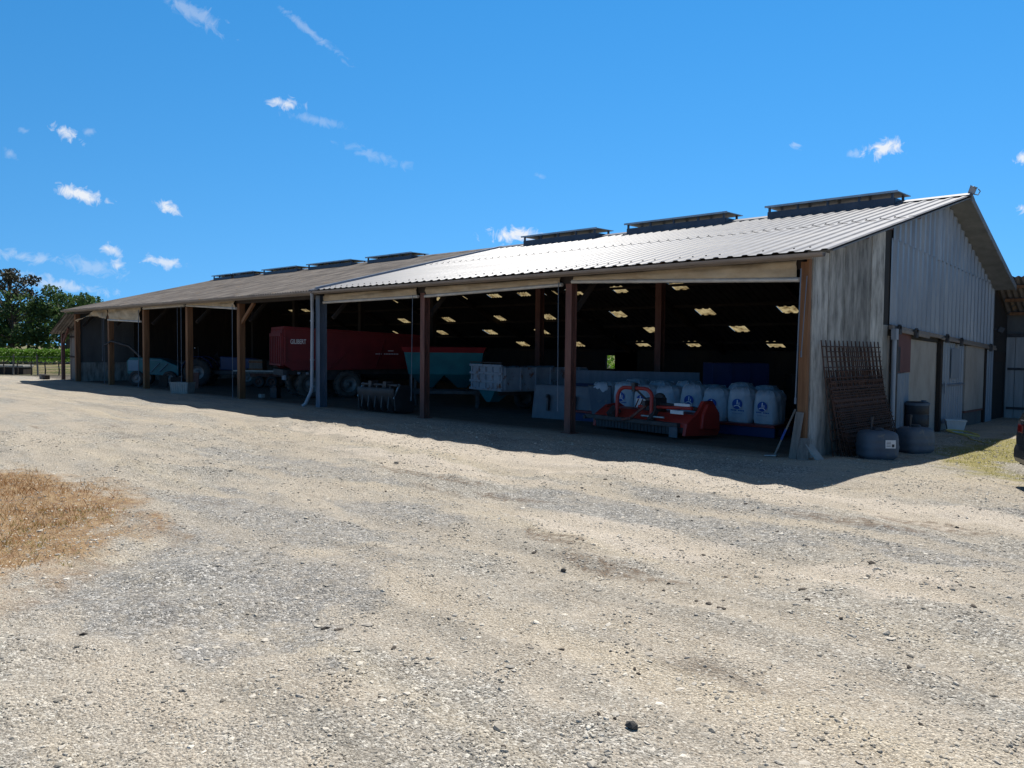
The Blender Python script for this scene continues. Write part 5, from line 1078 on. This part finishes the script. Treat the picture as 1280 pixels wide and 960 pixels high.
fx = np.concatenate([np.stack([g.normal(a, sx, 170), g.normal(b, sy, 170)], 1) for a, b, sx, sy in cz]+[wedge(1500, 3.2, 18, 1.1, g)[0]]); fx = fx[fx[:, 1] < -3.2]
scatter_stones('pale_flakes', fx, np.clip(np.exp(g.normal(math.log(.0135), .42, len(fx))), .006, .042), 'flake', (.15, .4), 14)
xy, r_ = wedge(150, 4.5, 20, 1.2, g); xy = np.concatenate([xy]+[np.stack([g.normal(a, sx, 14), g.normal(b, sy, 14)], 1) for a, b, sx, sy in cz[:5]]); keep = xy[:, 1] < -2.8; xy = xy[keep]; scatter_stones('earth_clods', xy, np.clip(np.exp(g.normal(math.log(.016), .45, len(xy))), .008, .04), 'clod', (.3, .6), 4)
ROCKS = [(4.56, -12.28, .040, 'dark brown rock lying alone on the gravel in the middle foreground'), (1.95, -9.85, .03, 'dark stone among pale flakes in the middle of the yard'), (6.55, -11.2, .03, 'dark flat stone on the gravel at the lower right')]
for x, y, s_, lab in ROCKS:
    V0, F0 = ico(); gg = np.random.default_rng(int(s_*1e5)+int(x*10)); V = V0*(1+gg.uniform(-.25, .25, (12, 1)))*np.array([1.2, .8, .7])*s_; o = fastmesh('rock', V, F0, 'rock'); o.location = (x, y, float(relief(x, y))+s_*.4)
    md = o.modifiers.new('sub', 'SUBSURF'); md.levels = md.render_levels = 1; md.subdivision_type = 'SIMPLE'; tag(o, lab, 'rock', 'dark rocks on the yard')
def blades(name, xy, h, w, mat, lean=.5, seed=0):
    g = np.random.default_rng(seed); n = len(xy); a = g.uniform(0, 6.28, n); l_ = g.uniform(.1, lean, n)*h; b = g.uniform(0, 6.28, n); z0 = relief(xy[:, 0], xy[:, 1])
    dx, dy = np.cos(a)*w, np.sin(a)*w; P0 = np.stack([xy[:, 0]-dx, xy[:, 1]-dy, z0-.005], 1); P1 = np.stack([xy[:, 0]+dx, xy[:, 1]+dy, z0-.005], 1)
    P2_ = np.stack([xy[:, 0]+np.cos(b)*l_, xy[:, 1]+np.sin(b)*l_, z0+h], 1); Mx = (P0+P1)/2*.45+P2_*.55; Mx[:, 2] += h*.12
    P3 = Mx+np.stack([dx, dy, 0*dx], 1)*.6; P4 = Mx-np.stack([dx, dy, 0*dx], 1)*.6
    V = np.stack([P0, P1, P3, P2_, P4], 1).reshape(-1, 3); o = fastmesh(name, V, np.arange(n*5).reshape(n, 5), mat); o['kind'] = 'stuff'; return o
n = 34000; q = g.normal(size=(n, 2)); q /= np.linalg.norm(q, axis=1)[:, None]; q *= (g.uniform(0, 1, n)**.5)[:, None]; xy = q*np.array([4.9, 2.75])+np.array([-6.1, -14.3])
cl = np.sin(xy[:, 0]*2.1+.5)*np.sin(xy[:, 1]*2.6)+.6*np.sin(xy[:, 0]*5.3+1)*np.sin(xy[:, 1]*4.7); rim = np.linalg.norm(q, axis=1); keep = g.uniform(-1.1, 1.0, n) < cl+.35-1.5*np.clip(rim-.62, 0, 1)/.38; xy = xy[keep]
blades('dry_grass', xy, np.clip(np.exp(g.normal(math.log(.045), .5, len(xy))), .012, .16), .0035, 'grass_dry', 1.3, 6)
k = g.uniform(0, 1, len(xy)) < .10; k &= (xy[:, 0] > -4.2); e = xy[k]+g.normal(0, .12, (k.sum(), 2)); blades('green_grass', np.repeat(e, 6, 0)+g.normal(0, .03, (len(e)*6, 2)), np.full(len(e)*6, .035)*g.uniform(.5, 1.4, len(e)*6), .003, 'grass_green', 1.0, 8)
n = 16000; xy = np.stack([g.uniform(.9, 7.5, n), g.uniform(-.6, 10.5, n)], 1); dd = np.sqrt(((xy[:, 0]-4.2)/2.9)**2+((xy[:, 1]-5.2)/5.3)**2)+.25*np.sin(xy[:, 0]*3)*np.sin(xy[:, 1]*2.3); gr2 = np.sqrt(((xy[:, 0]-4.4)/1.3)**2+((xy[:, 1]-2.2)/1.5)**2); xy = xy[(dd < .95) & (gr2 > 1)]
blades('moss_grass', xy, np.clip(np.exp(g.normal(math.log(.028), .4, len(xy))), .01, .08), .004, 'grass_green', 1.2, 9)
